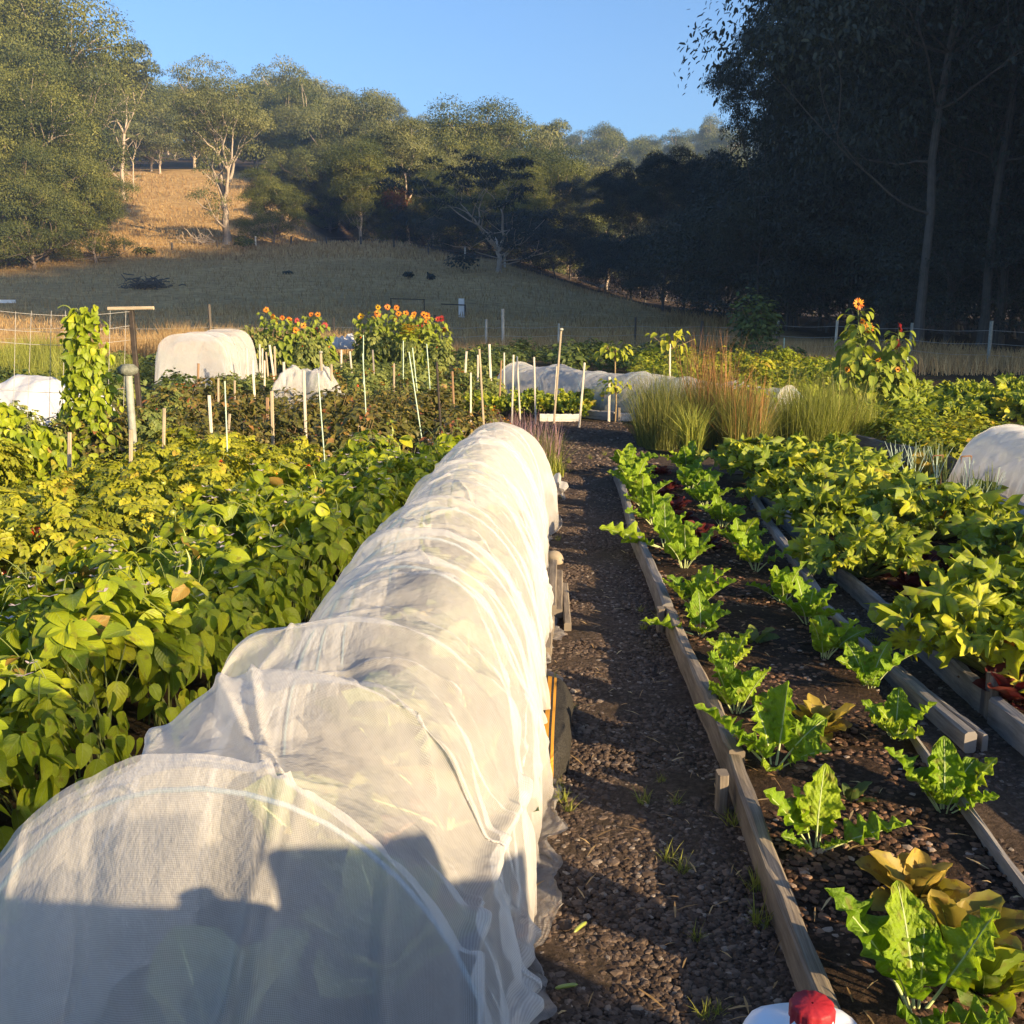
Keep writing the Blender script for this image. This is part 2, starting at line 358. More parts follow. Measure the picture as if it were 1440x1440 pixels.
def groundmat():
    m, nt = newmat('land'); N = NT(nt); p = N.geo(); sp = N.n('ShaderNodeSeparateXYZ'); N.l(p, sp.inputs[0])
    n1 = N.noise(.09, 6, .65, p); n2 = N.noise(1.3, 7, .7, p); n3 = N.noise(9, 6, .7, p)
    mp = N.n('ShaderNodeMapping'); mp.inputs['Scale'].default_value = (.5, 3.5, 2); N.l(p, mp.inputs[0])
    n4 = N.noise(.8, 6, .7, mp.outputs[0])
    dry = N.ramp(n2, [(.28, (.24, .155, .085)), (.5, (.46, .31, .14)), (.75, (.60, .43, .22))])
    dry = N.mixc(N.math('MULTIPLY', N.math('SUBTRACT', n1, .45, clamp=True), 3.0, clamp=True), dry, c4((.27, .19, .09)))
    dry = N.mixc(.6, dry, N.ramp(n4, [(.3, (.42, .42, .40)), (.65, (1.35, 1.28, 1.15))]), 'MULTIPLY')
    soil = N.ramp(n3, [(.3, (.028, .020, .014)), (.55, (.055, .040, .026)), (.75, (.09, .065, .042))])
    soil = N.mixc(N.math('MULTIPLY', N.math('SUBTRACT', n2, .48, clamp=True), 4.0, clamp=True), soil, c4((.06, .065, .022)))
    litter = N.ramp(n3, [(.3, (.04, .03, .02)), (.7, (.10, .07, .045))])
    g = N.math('ADD', sp.outputs[1], N.math('MULTIPLY', n1, 3.0))
    isdry = N.math('DIVIDE', N.math('SUBTRACT', g, 30.0), 4.0, clamp=True)
    col = N.mixc(isdry, soil, dry)
    wd = N.attr('rnd'); col = N.mixc(wd, col, litter)
    N.out(N.bsdf(col, .95, N.bump(N.math('ADD', n2, N.math('MULTIPLY', n3, .3)), .9, .12), .05)); return m
M['land'] = groundmat()
SKY_STRENGTH, SUN_STRENGTH, EXPOSURE, HAZE = .097, 5.0, 1.43, .0005
# ---------------------------------------------------------------- lie of the land
YL = np.array([0, 36, 70, 100, 125, 150, 175, 200, 260, 400, 700]); ZL = np.array([0, 0, 1.7, 4.4, 7.4, 11.5, 18.5, 25, 35, 60, 100])
YR = np.array([0, 36, 70, 100, 120, 138, 160, 200, 260, 330, 400, 700]); ZR = np.array([0, 0, 1.7, 4.6, 7.0, 9.6, 9.2, 9.5, 17, 33, 50, 86])
XS = np.array([-60, -18, -2, 9, 14.6, 25, 40, 80]); SS = np.array([1.05, 1.0, .92, .5, .28, .12, .05, .0])
def HT(x, y):
    x = np.asarray(x, float); y = np.asarray(y, float)
    w = sstep(-20, -46, x)
    b = np.interp(y, YL, ZL) * w + np.interp(y, YR, ZR) * (1 - w)
    s = np.interp(x, XS, SS); s = s + (1 - s) * sstep(180, 300, y)
    far = sstep(36, 60, y)
    return b * s + far * fbm(x * .06, y * .06, 3) * .8 + far * fbm(x * .5, y * .5, 9) * .10
def wood(x, y):
    ridge = np.interp(x, [-60, -35, -18, -2, 9, 14], [215, 178, 141, 122, 108, 60])
    a = sstep(-2, 4, y - ridge)
    fx = np.interp(y, [0, 20, 33, 45, 70, 100, 140], [22, 18, 15, 12.5, 13, 12, 8])
    b = sstep(-1, 2, x - fx)
    return np.maximum(a, b)
xs = np.concatenate([np.linspace(-420, -60, 40), np.linspace(-58, 58, 150), np.linspace(60, 420, 40)])
ys = np.concatenate([np.linspace(-80, 28, 20), np.linspace(29, 150, 170), np.linspace(152, 700, 70)])
X, Y = np.meshgrid(xs, ys)
b = MB(); b.grid(np.stack([X, Y, HT(X, Y)], -1), 0, wood(X, Y).ravel())
land = tag(b.build('ground', M['land']), kind='structure')

def sheet(name, poly_l, poly_r, mat, z=.006, res=.06, amp=.01, edge=0):
    """a strip of loose ground between two edge lines, gently uneven"""
    pl = np.array(poly_l); pr = np.array(poly_r)
    y0, y1 = pl[0, 1], pl[-1, 1]; n = int((y1 - y0) / res) + 2; mcol = 26
    yy = np.linspace(y0, y1, n); xl = np.interp(yy, pl[:, 1], pl[:, 0]); xr = np.interp(yy, pr[:, 1], pr[:, 0])
    t = np.linspace(0, 1, mcol)
    Xg = xl[:, None] * (1 - t) + xr[:, None] * t; Yg = np.broadcast_to(yy[:, None], Xg.shape)
    zz = z + amp * fbm(Xg * 5, Yg * 5, 4, 4) + amp
    zz = zz * 1.0
    if edge:
        e = np.minimum(np.minimum(t, 1 - t) * 12, 1); zz = zz * e[None] + .002 * (1 - e[None])
    q = MB(); q.grid(np.stack([Xg, Yg, zz], -1)); o = q.build(name, mat); tag(o, kind='structure'); return o
T1 = [(.66, 1.0), (.69, 1.99), (.72, 2.47), (.75, 3.57), (.79, 4.81), (.82, 5.94), (.87, 7.19), (.98, 9.4)]
T2 = [(1.27, 1.0), (1.37, 2.4), (1.42, 3.27), (1.60, 5.05), (1.93, 8.1)]
T3 = [(1.84, 1.0), (1.86, 4.28), (1.90, 5.46), (2.02, 8.2)]
sheet('gravel_path', [(.0, .6), (.0, 3), (.08, 5), (.25, 7.2), (.3, 9), (-.2, 10.5), (.1, 14.2)], [(x, y) for x, y in T1] + [(1.5, 10.4), (1.5, 14.2)], M['gravel'], .006, .06, .012)
sheet('cross_path', [(1.5, 9.75), (1.5, 11.0)], [(3.7, 9.75), (3.7, 11.0)], M['gravel'], .004, .06, .01)
sheet('narrow_path', T2, [(1.84, 1.0), (1.86, 4.28), (1.90, 5.46), (2.02, 8.1)], M['gravel'], .006, .06, .012)
sheet('soil_bed', [(x + .02, y) for x, y in T1], [(x - .02, y) for x, y in T2[:-1]] + [(1.95, 9.4)], M['soil'], .06, .05, .022)
sheet('soil_bed', [(x + .02, y) for x, y in T3], [(3.0, 1.0), (3.0, 6), (3.2, 8.2)], M['soil'], .07, .05, .022)
sheet('soil_bed', [(3.05, 1.0), (3.02, 6.3), (3.22, 8.6)], [(4.6, 1.0), (4.4, 9), (4.0, 11)], M['soil'], .05, .06, .02)

# loose stones on the paths, bark chips on the soil
def rock(seed, n=1):
    r = np.random.RandomState(seed); t = (1 + 5 ** .5) / 2
    V = np.array([(-1, t, 0), (1, t, 0), (-1, -t, 0), (1, -t, 0), (0, -1, t), (0, 1, t), (0, -1, -t), (0, 1, -t), (t, 0, -1), (t, 0, 1), (-t, 0, -1), (-t, 0, 1)], float)
    V /= np.linalg.norm(V[0]); V *= r.uniform(.7, 1.2, (12, 1)) * np.array((1, .8, .5))
    F = np.array([(0, 11, 5), (0, 5, 1), (0, 1, 7), (0, 7, 10), (0, 10, 11), (1, 5, 9), (5, 11, 4), (11, 10, 2), (10, 7, 6), (7, 1, 8), (3, 9, 4), (3, 4, 2), (3, 2, 6), (3, 6, 8), (3, 8, 9), (4, 9, 5), (2, 4, 11), (6, 2, 10), (8, 6, 7), (9, 8, 1)])
    return V, F, np.zeros((12, 2))
def rotz(a):
    z = np.zeros_like(a); o = np.ones_like(a)
    return np.stack([np.stack([np.cos(a), -np.sin(a), z], -1), np.stack([np.sin(a), np.cos(a), z], -1), np.stack([z, z, o], -1)], -2)
def scatter(mb, n, xl, xr, y0, y1, size, z, seeds, flat=1.0, power=1.7, tri=None):
    for sd in seeds:
        k = n // len(seeds)
        y = y0 + (y1 - y0) * rs.rand(k) ** power
        x = lerp(np.interp(y, *xl), np.interp(y, *xr), rs.rand(k))
        s = size * rs.uniform(.45, 1.25, k) ** 1.3
        Mx = rotz(rs.uniform(0, 7, k)) * s[:, None, None]; Mx[:, 2] *= flat
        P = np.stack([x, y, z + s * .12 * rs.uniform(-.5, 1.2, k)], -1)
        mb.inst(rock(sd), Mx, P, rs.rand(k))
ax = lambda L: (np.array([q[1] for q in L]), np.array([q[0] for q in L]))
def stonemat(name, stops):
    m, nt = newmat(name); N = NT(nt)
    col = N.ramp(N.attr('rnd'), stops)
    col = N.mixc(.5, col, N.ramp(N.noise(70, 4, .6, N.geo()), [(.3, (.6, .6, .6)), (.7, (1.25, 1.25, 1.25))]), 'MULTIPLY')
    N.out(N.bsdf(col, .8, None, .2)); return m
M['gstone'] = stonemat('path_stone', [(0, (.045, .031, .023)), (.6, (.088, .062, .046)), (.95, (.14, .105, .082)), (1, (.26, .22, .18))])
M['gchip'] = stonemat('soil_chip', [(0, (.03, .02, .013)), (.5, (.09, .05, .03)), (.9, (.19, .105, .06)), (1, (.30, .24, .19))])
q = MB(); PL = [(-.05, 1.2), (.05, 3), (.1, 5), (.28, 7.2), (.3, 9.5)]
scatter(q, 38000, ax(PL), ax(T1), 1.55, 9.5, .0115, .017, (1, 2, 3, 4))
scatter(q, 1500, ax(PL), ax(T1), 1.55, 9.5, .017, .018, (8, 9))
scatter(q, 8000, ax(T2), ax(T3), 2.2, 8.2, .0115, .016, (5, 6))
scatter(q, 2500, ax([(0, 9.5), (0, 14.2)]), ax([(1.5, 9.5), (1.5, 14.2)]), 9.5, 14.2, .022, .016, (7,), 1, 1)
tag(q.build('gravel', M['gstone'], smooth=False), kind='stuff', label='loose grey brown river gravel lying on the garden paths')
q = MB()
scatter(q, 9000, ax(T1), ax(T2), 1.7, 9.2, .014, .082, (11, 12, 13), .6)
scatter(q, 5000, ax(T3), ax([(3, 1), (3, 9)]), 3, 8.2, .016, .092, (14, 15), .6)
scatter(q, 2500, ax([(3.1, 1), (3.1, 9)]), ax([(4.3, 1), (4.3, 9)]), 4, 9, .016, .07, (16,), .6)
tag(q.build('bark_mulch', M['gchip'], smooth=False), kind='stuff', label='bark chips and clods scattered over the dark bed soil')

# ---------------------------------------------------------------- timber edging
def plank(p, q, w=.05, h=.15, zt=.14, mat='plank', label='', seg=10, group=None, name='timber_board'):
    z = zt - h / 2
    b = MB(); b.box((p[0], p[1], z), (q[0], q[1], z), w, h, 0, .5, max(seg, 16), .09, .01)
    for V in b.V: V[:, 0] += .006 * np.sin(V[:, 1] * 2.3 + p[0] * 9); V[:, 2] += .005 * np.sin(V[:, 1] * 3.1 + p[1] * 5)
    o = b.build(name, M[mat], smooth=False)
    return tag(o, label, 'board', group or 'timber boards edging the beds')
plank((.655, .95), (.738, 3.22), .045, .15, .125, 'plank', 'brown weathered edging board in front, nearest beside the gravel path')
plank((.742, 3.20), (.79, 4.93), .05, .15, .14, 'plank', 'weathered edging board beside the gravel path, second from the front', 12)
plank((.782, 4.90), (.835, 6.9), .05, .15, .14, 'greyplank', 'grey weathered edging board beside the path, third from the front')
plank((.845, 6.88), (.97, 9.35), .045, .14, .13, 'greyplank', 'grey edging board at the far end of the path edge of the chard bed')
plank((1.25, 1.0), (1.425, 3.5), .018, .12, .12, 'greyplank', 'thin grey lath along the right edge of the chard bed in front')
plank((1.66, 3.45), (1.60, 5.2), .045, .08, .095, 'greyplank', 'thick split grey sleeper beside the narrow path, nearest of its line', 12)
plank((1.72, 3.46), (1.665, 4.3), .022, .07, .08, 'greyplank', 'short split piece of grey timber lying against the thick sleeper')
plank((1.62, 5.25), (1.93, 8.1), .05, .14, .13, 'greyplank', 'long grey board between the chard bed and the narrow path, far half')
plank((1.845, 2.2), (1.86, 3.72), .05, .13, .13, 'greyplank', 'rough split grey slab edging the zucchini bed, nearest of its line', 14)
plank((1.865, 3.82), (1.885, 4.75), .04, .13, .13, 'greyplank', 'grey slab with a chipped top edging the zucchini bed, second in its line', 12)
plank((1.89, 4.78), (1.915, 5.75), .035, .12, .12, 'greyplank', 'straight grey board edging the zucchini bed, third in its line')
plank((1.92, 5.78), (2.02, 8.1), .04, .15, .15, 'greyplank', 'grey board edging the zucchini bed, farthest in its line')
plank((3.92, 11.6), (4.36, 9.05), .05, .17, .17, 'plank', 'long brown board below the low potato plants under the tall sunflower')
plank((.40, 14.25), (.95, 14.22), .05, .11, .12, 'whiteboard', 'pale whitewashed board at the far end of the gravel path')
plank((.95, 14.9), (1.45, 14.45), .05, .13, .13, 'greyplank', 'grey board of the far bed running to the corner by the pale stake')
plank((1.45, 14.42), (1.72, 14.40), .05, .12, .12, 'whiteboard', 'short pale board under the bare stake at the path end')
plank((6.0, 15.1), (7.0, 15.0), .06, .10, .22, 'whiteboard', 'pale sunlit board beyond the tall sunflower')
plank((3.18, 8.4), (2.96, 6.0), .03, .22, .26, 'greenboard', 'dark green board between the zucchini plants and the onion bed')
for i, (x, y, z, l) in enumerate(((.668, 3.02, .15, 'short brown peg holding the nearest path edging board'), (.735, 4.86, .14, 'short pale peg at the joint of the path edging boards'), (1.868, 3.77, .2, 'short grey post between two slabs of the zucchini bed edging'), (1.50, 14.36, .2, 'short pale post at the corner of the far bed'))):
    q = MB(); q.box((x, y, -.05), (x, y, z), .035, .05, 0, .5, 4, .06); tag(q.build('peg', M['plank'], smooth=False), l, 'peg')

# ---------------------------------------------------------------- netting tunnels
def tunnel_surface(axis, hoops, hts, hws, ny, nt, seed, sag=.07, skirt=.10, pleat=.012, push=None, end_taper=True, front=None, nohoop=(), box=0.0):
    """cloth over hoops. axis: list of (x, y) hoop centres; hts, hws: height and half-width at each hoop"""
    axis = np.array(axis, float); S = np.concatenate([[0], np.cumsum(np.linalg.norm(np.diff(axis, axis=0), axis=1))])
    hs = S / S[-1]
    s = np.linspace(0, 1, ny); cx = np.interp(s, hs, axis[:, 0]); cy = np.interp(s, hs, axis[:, 1])
    hh = np.interp(s, hs, hts); hw = np.interp(s, hs, hws)
    d = np.stack([np.gradient(cx), np.gradient(cy)], -1); d /= np.linalg.norm(d, axis=1)[:, None]
    nx, ny_ = d[:, 1], -d[:, 0]
    k = np.clip(np.searchsorted(hs, s, 'right') - 1, 0, len(hs) - 2); fr = (s - hs[k]) / (hs[k + 1] - hs[k])
    sg = np.sin(PI * np.clip(fr, 0, 1)) ** .8
    t = np.linspace(-1.25, 1.25, nt)
    th = np.clip(t, -1, 1) * PI / 2
    Sg, Tg = np.meshgrid(s * S[-1], t, indexing='ij')
    rx = np.sign(np.sin(th)) * np.abs(np.sin(th)) ** (.96 - box); rz = np.cos(th) ** (.92 - box)
    sk = np.clip((np.abs(t) - 1) / .25, 0, 1)
    a = np.abs(t); lowness = np.clip(a, 0, 1) ** 2
    n1 = fbm(Sg * 1.6, Tg * 1.3, seed, 3); n2 = fbm(Sg * 7, Tg * 3 + Sg * 2, seed + 5, 4); n3 = fbm(Sg * 20, Tg * 9, seed + 9, 3)
    scale = 1 - sg[:, None] * sag * (1 + .9 * n1) * (.9 - .2 * lowness[None])
    off = pleat * np.sin(Sg * 23 + 3 * n1 * 4 + Tg * 2) * lowness[None] * (.4 + sg[:, None]) * (1 + n2) + n2 * .035 * (.3 + .7 * sg[:, None]) + n3 * .008
    bay = np.random.RandomState(seed).uniform(.45, 1.25, len(hs)); sg = sg * bay[k]
    for q in nohoop: sg = np.where((k == q) | (k == q - 1), sg * .55, sg)
    near = np.where(fr < .5, k, k + 1); live = ~np.isin(near, nohoop)
    rib = live[:, None] * np.exp(-((np.minimum(fr, 1 - fr)) * np.diff(S)[k] / .014) ** 2)[:, None] * .007
    lat = hw[:, None] * rx[None] * scale + np.sign(t)[None] * (off + rib) * np.abs(np.sin(th))[None] + np.sign(t)[None] * sk[None] * (skirt + .09 * fbm(Sg * 3.1, Sg * 0 + np.sign(Tg), seed + 11, 3))
    hem = .028 + .05 * np.abs(fbm(Sg * 9, Tg * 6, seed + 13, 3)) * sk[None]
    z = hh[:, None] * rz[None] * scale + (off + rib) * np.cos(th)[None]
    z = np.maximum(z, 0) + hem
    if push is not None:
        for (ps, pt, pr, ph) in push:
            g = np.exp(-(((Sg - ps) / pr) ** 2 + ((Tg - pt) / (pr * 1.3)) ** 2)); lat = lat + g * ph * np.sin(th)[None]; z = z + g * ph * np.cos(th)[None]
    Xp = cx[:, None] + nx[:, None] * lat; Yp = cy[:, None] + ny_[:, None] * lat
    P = np.stack([Xp, Yp, z], -1)
    uv = np.stack([Sg, Tg * .8], -1).reshape(-1, 2)
    return P, uv, Sg, Tg
def hoop_mesh(x, y, hw, h, nx=1.0, ny=0.0, r=.008):
    th = np.linspace(-PI / 2, PI / 2, 25); rx = np.sign(np.sin(th)) * np.abs(np.sin(th)) ** .96
    p = np.stack([x + nx * hw * rx, y + ny * hw * rx, np.maximum(h * np.cos(th) ** .92, -.03)], -1)
    q = MB(); q.tube(p, r, 8); return q

tun = thing('net_tunnel', 'long white insect net tunnel over hoops running along the left of the gravel path', 'net tunnel', (0, 0, 0))
AX = [(-.53, 1.62), (-.46, 2.05), (-.375, 2.42), (-.33, 3.1), (-.315, 3.55), (-.295, 4.1), (-.235, 5.15), (-.18, 6.15), (-.11, 7.0)]
HH = [.80, .815, .83, .81, .80, .80, .79, .79, .78]; HW = [.55, .49, .44, .435, .44, .44, .425, .40, .35]
P, uv, Sg, Tg = tunnel_surface(AX, None, HH, HW, 760, 240, 21, .085, .03, .016,
    push=[(.9, -.45, .14, .10), (.55, .35, .16, .05), (1.25, .3, .16, .06), (1.75, .5, .14, .05), (2.1, -.3, .13, .05), (.95, .55, .1, .05), (2.9, .2, .2, .04), (4.3, .1, .2, .05), (4.9, -.2, .2, .04)], nohoop=(1, 2))
# gathered cloth ridges between the first two hoops, drawn down towards the front
def ridge(P, Sg, Tg, pts, w, h):
    pts = np.array(pts); best = np.full(Sg.shape, 9.)
    for a, c in zip(pts[:-1], pts[1:]):
        dv = c - a; t = np.clip(((Sg - a[0]) * dv[0] + (Tg - a[1]) * dv[1]) / (dv @ dv), 0, 1)
        best = np.minimum(best, np.hypot(Sg - a[0] - t * dv[0], Tg - a[1] - t * dv[1]))
    th = np.clip(Tg, -1, 1) * PI / 2; g = np.exp(-(best / w) ** 2) * h * sstep(0, .12, np.hypot(Sg - pts[0][0], Tg - pts[0][1]))
    P[..., 0] += g * np.sin(th); P[..., 2] += g * np.cos(th)
ridge(P, Sg, Tg, [(.80, -.45), (.45, -.22), (.2, .02), (0, .13)], .014, .024)
ridge(P, Sg, Tg, [(.72, -.28), (.35, -.06), (.12, .10), (0, .17)], .010, .020)
ridge(P, Sg, Tg, [(.60, -.55), (.35, -.40), (.15, -.32)], .03, .03)
ridge(P, Sg, Tg, [(1.0, .75), (.5, .66), (0, .62)], .02, .035)
ridge(P, Sg, Tg, [(.8, .95), (.35, .9), (0, .85)], .022, .045)
for k in range(90):
    s0 = rs.uniform(0, 5.2); t0 = rs.uniform(-.8, .8)
    ridge(P, Sg, Tg, [(s0, t0), (s0 + rs.uniform(-.12, .12), t0 + rs.uniform(.15, .4)), (s0 + rs.uniform(-.3, .3), t0 + rs.uniform(.5, .8))], rs.uniform(.006, .014), rs.uniform(.005, .014))
nb = MB(); nb.grid(P, 0, .5, uv)
# front curtain: from the first hoop down to the ground before it, in hanging pleats
nv = 80; F0 = P[0]; tt = np.linspace(-1.25, 1.25, F0.shape[0])
v = np.linspace(0, 1, nv)[:, None]
wob = fbm(tt[None] * 7 + v * .4, v * 1.2 + 0 * tt[None], 31, 3)
Xf = F0[None, :, 0] + .05 * wob * v - (.10 * v * np.exp(-((tt[None] - .1) / .25) ** 2))
Yf = F0[None, :, 1] - (.34 * v + .05 * v * v) * (1 - .35 * np.abs(tt[None]) ** 2) + .05 * np.sin(tt[None] * 24 + wob * 3) * v ** 1.2 * .6
for tc, ta in ((.13, .045), (.17, .035), (-.55, .03), (-.42, .025), (-.2, .012), (.42, .03), (.62, .035), (-.75, .03)): Yf = Yf - ta * np.exp(-((tt[None] - tc - .03 * np.sin(v * 5 + tc * 9)) / .014) ** 2) * (.35 + .65 * v)
Zf = F0[None, :, 2] * (1 - v ** 1.15) + .012 + .004 * np.abs(wob)
nb.grid(np.stack([Xf, Yf, Zf], -1), 0, .5, np.stack(np.broadcast_arrays(tt[None] * .8, v * .8), -1).reshape(-1, 2), True)
# far end: cloth drawn together into a tail that lies on the path side
E0 = P[-1]; v = np.linspace(0, 1, 40)[:, None]
tx, ty, tz = .34, 8.35, .10
e = v ** .8
rad = (1 - sstep(0, 1, v)) * .86 + .14
wob = fbm(np.linspace(0, 12, E0.shape[0])[None] + v, v * 3 + 0 * E0[None, :, 0], 41, 3)
cxe = lerp(-.11, tx, e); cye = lerp(7.0, ty, v); cze = lerp(.0, .02, v)
Xe = cxe + (E0[None, :, 0] + .10) * rad + .03 * wob * v
Ye = cye + (E0[None, :, 1] - 7.0) * rad
Ze = cze + E0[None, :, 2] * (rad + .05 * wob * (1 - rad)) 
nb.grid(np.stack([Xe, Ye, Ze], -1), 0, .5, np.stack(np.broadcast_arrays(np.linspace(-1, 1, E0.shape[0])[None], v), -1).reshape(-1, 2))
nb.build('netting', M['net'], tun)
q = MB(); th = np.linspace(0, 2 * PI, 40); v = np.linspace(0, 1, 16)
R_ = (.10 + .05 * np.sin(v * PI))[:, None] * (1 + .22 * np.sin(th * 7)[None]) * (1 - .6 * (v[:, None] > .97))
q.grid(np.stack([.34 + R_ * np.cos(th) * .75, 8.25 + v[:, None] * .38 + 0 * R_, .10 + R_ * np.sin(th) * .8], -1)); q.build('tail_bundle', M['net'], tun)
for (x, y), hw, h in [q for q in zip(AX, HW, HH) if q[0][1] not in (2.42, 2.05)]: hoop_mesh(x, y, hw - .008, h - .008, .996, -.08, .005).build('hoop', M['hoop'], tun)

# things weighing down the netting edge beside the path
def slab(name, mat, loc, rz, lx, ly, lz, label, cat, stripes=None, bow=.2):
    """soft sack: a rounded, slumped cushion"""
    u = np.linspace(-1, 1, 30); w = np.linspace(0, 2 * PI, 33)
    prof = (1 - np.abs(u) ** 4) ** .5
    X_ = u[:, None] * lx + 0 * w; Y_ = prof[:, None] * ly * np.sign(np.cos(w)) * np.abs(np.cos(w)) ** .7
    Z_ = prof[:, None] * lz * np.sign(np.sin(w)) * np.abs(np.sin(w)) ** .7 + lz
    nz = fbm(X_ * 9, w[None] * 2 + 0 * X_, 3, 3) * .018
    q = MB(); q.grid(np.stack([X_, Y_ + nz, Z_ * (1 - bow * np.cos(u * PI)[:, None] * .3) + nz], -1))
    o = q.build(name, mat); o.location = loc; o.rotation_euler = (0, 0, rz); return tag(o, label, cat)
def stripemat():
    m, nt = newmat('striped_black_cloth'); N = NT(nt); sp = N.n('ShaderNodeSeparateXYZ'); N.l(N.objco(), sp.inputs[0])
    a = N.math('LESS_THAN', N.math('ABSOLUTE', N.math('SUBTRACT', sp.outputs[1], -.008)), .008)
    a2 = N.math('LESS_THAN', N.math('ABSOLUTE', N.math('SUBTRACT', sp.outputs[1], -.030)), .005)
    a = N.math('MAXIMUM', a, a2)
    wv = N.noise(160, 2, .5, N.objco())
    base = N.ramp(wv, [(.3, (.018, .017, .016)), (.7, (.05, .047, .042))])
    N.out(N.bsdf(N.mixc(a, base, c4((.50, .24, .035))), .85, N.bump(wv, .3, .004), .1)); return m
slab('weight_sack', stripemat(), (.125, 3.55, .0), PI / 2 - .06, .38, .095, .085, 'black sack with orange stripes holding down the net beside the path', 'sack')
for k, (x0, y0, x1, y1, z, w) in enumerate(((.235, 5.05, .275, 5.85, .05, .05), (.20, 4.95, .245, 5.9, .10, .045), (.275, 4.85, .30, 5.6, .04, .035), (.15, 4.45, .185, 4.95, .05, .06))):
    q = MB(); q.box((x0, y0, z), (x1, y1, z), w, .05, 0, .5, 8, .08)
    tag(q.build('timber_offcut', M['plank'], smooth=False), ['pale timber offcut in the heap along the foot of the net tunnel', 'timber offcut lying uppermost in the heap along the net tunnel', 'thin timber offcut on the path side of the heap by the net tunnel', 'short timber offcut lying before the heap at the foot of the net tunnel'][k], 'timber', 'offcuts holding down the net')
q = MB(); T = rock(5); q.inst(T, np.diag((.085, .13, .15))[None], np.array([(.27, 6.25, .04)]), np.array([.5]))
o = q.build('weight_stone', M['stake'], smooth=True); sb = o.modifiers.new('s', 'SUBSURF'); sb.levels = sb.render_levels = 1
tag(o, 'pale stone block holding the net down beside the path', 'stone')

mb = MB(); n = 520; yy = 1.7 + 8 * rs.rand(n) ** 1.5; xx = lerp(np.interp(yy, [q[1] for q in PL], [q[0] for q in PL]), np.interp(yy, [q[1] for q in T2], [q[0] for q in T2]), rs.rand(n))
a_ = rs.uniform(0, 7, n); L_ = rs.uniform(.008, .04, n); w_ = rs.uniform(.0012, .004, n); zz = np.where(xx > np.interp(yy, [q[1] for q in T1], [q[0] for q in T1]), .098, .034)
d_ = np.stack([np.cos(a_), np.sin(a_), .12 * rs.normal(size=n)], -1) * L_[:, None]; s_ = np.stack([-np.sin(a_), np.cos(a_), 0 * a_], -1) * w_[:, None]; c_ = np.stack([xx, yy, zz], -1)
V = np.stack([c_ - d_ - s_ * .4, c_ - d_ * .2 - s_ + (0, 0, .003), c_ + d_ - s_ * .2, c_ + d_ + s_ * .2, c_ + s_ + (0, 0, .003), c_ - d_ + s_ * .4], 1)
mb.add(V.reshape(-1, 3), (np.arange(n)[:, None, None] * 6 + np.array([[0, 1, 4, 5], [1, 2, 3, 4]])).reshape(-1, 4), 0, np.repeat(rs.rand(n), 6))
tag(mb.build('leaf_litter', M['dry']), kind='stuff', label='dry straw and leaf scraps on the path and soil')
# ---------------------------------------------------------------- leaf shapes
def nrmz(v): return v / (np.linalg.norm(v, axis=-1, keepdims=True) + 1e-9)
def frames(Yd, Nd, s=1.0):
    y = nrmz(Yd); x = nrmz(np.cross(y, Nd)); z = np.cross(x, y)
    return np.stack([x, y, z], -1) * (np.asarray(s)[:, None, None] if np.ndim(s) else s)
def leaf(wfun, L=1.0, W=.5, nv=6, nu=2, fold=.25, droop=.3, wave=0.0):
    v = np.linspace(0, 1, nv + 1); u = np.linspace(-1, 1, 2 * nu + 1)
    w = np.array([wfun(q) for q in v]) * W
    V = []; 
    for q, ww in zip(v, w):
        for p in u:
            V.append((p * ww, q * L, abs(p) * fold * ww - droop * q * q * L + wave * ww * math.sin(q * 17 + 2 * np.sign(p)) * p * p))
    n = 2 * nu + 1; F = [(i * n + j, i * n + j + 1, i * n + n + j + 1, i * n + n + j) for i in range(nv) for j in range(2 * nu)]
    uv = [(p * .5 + .5, q) for q in v for p in u]
    return np.array(V), np.array(F), np.array(uv)
ovate = lambda v: max(0.0, (v + .02)) ** .45 * max(0, 1 - v) ** .8 * 1.75
lance = lambda v: max(0.0, (v + .01)) ** .6 * max(0, 1 - v) ** .7 * 2.1
toothed = lambda v: lance(v) * (1 + .28 * math.cos(v * 31))
T_HEART = leaf(ovate, 1, .46, 6, 2, .30, .28)
T_OV = leaf(ovate, 1, .40, 4, 1, .3, .25)
T_LAN = leaf(lance, 1, .22, 4, 1, .35, .3)
T_TOO = leaf(toothed, 1, .30, 7, 1, .3, .35)
T_PET = leaf(lambda v: (v + .05) ** .4 * (1.02 - v) ** .5 * 1.25, 1, .22, 4, 1, .2, .05)
def compound(n=3, L=.5):
    """pinnate spray of leaflets, the shape of a tomato leaf"""
    Vs = []; Fs = []; U = []; k = 0
    T = leaf(toothed, 1, .30, 5, 1, .3, .35)
    items = [((0, .62, -.06), 0, .42)]
    for i in range(n):
        y = .15 + .42 * i / max(1, n - 1); s = .30 + .06 * i
        for sg in (-1, 1): items.append(((0, y, -.04 * i), sg * (1.15 - .1 * i), s))
    for p, a, s in items:
        c, s_ = math.cos(a), math.sin(a); R = np.array([(c, s_, 0), (-s_, c, 0), (0, 0, 1)]) * s
        Vs.append(T[0] @ R.T + np.array(p)); Fs.append(T[1] + k); U.append(T[2]); k += len(T[0])
    Vs.append(np.array([(-.012, 0, 0), (.012, 0, 0), (.006, .7, -.1), (-.006, .7, -.1)])); Fs.append(np.array([(0, 1, 2, 3)]) + k); U.append(np.zeros((4, 2)))
    return np.vstack(Vs), np.vstack(Fs), np.vstack(U)
T_COMP = compound()

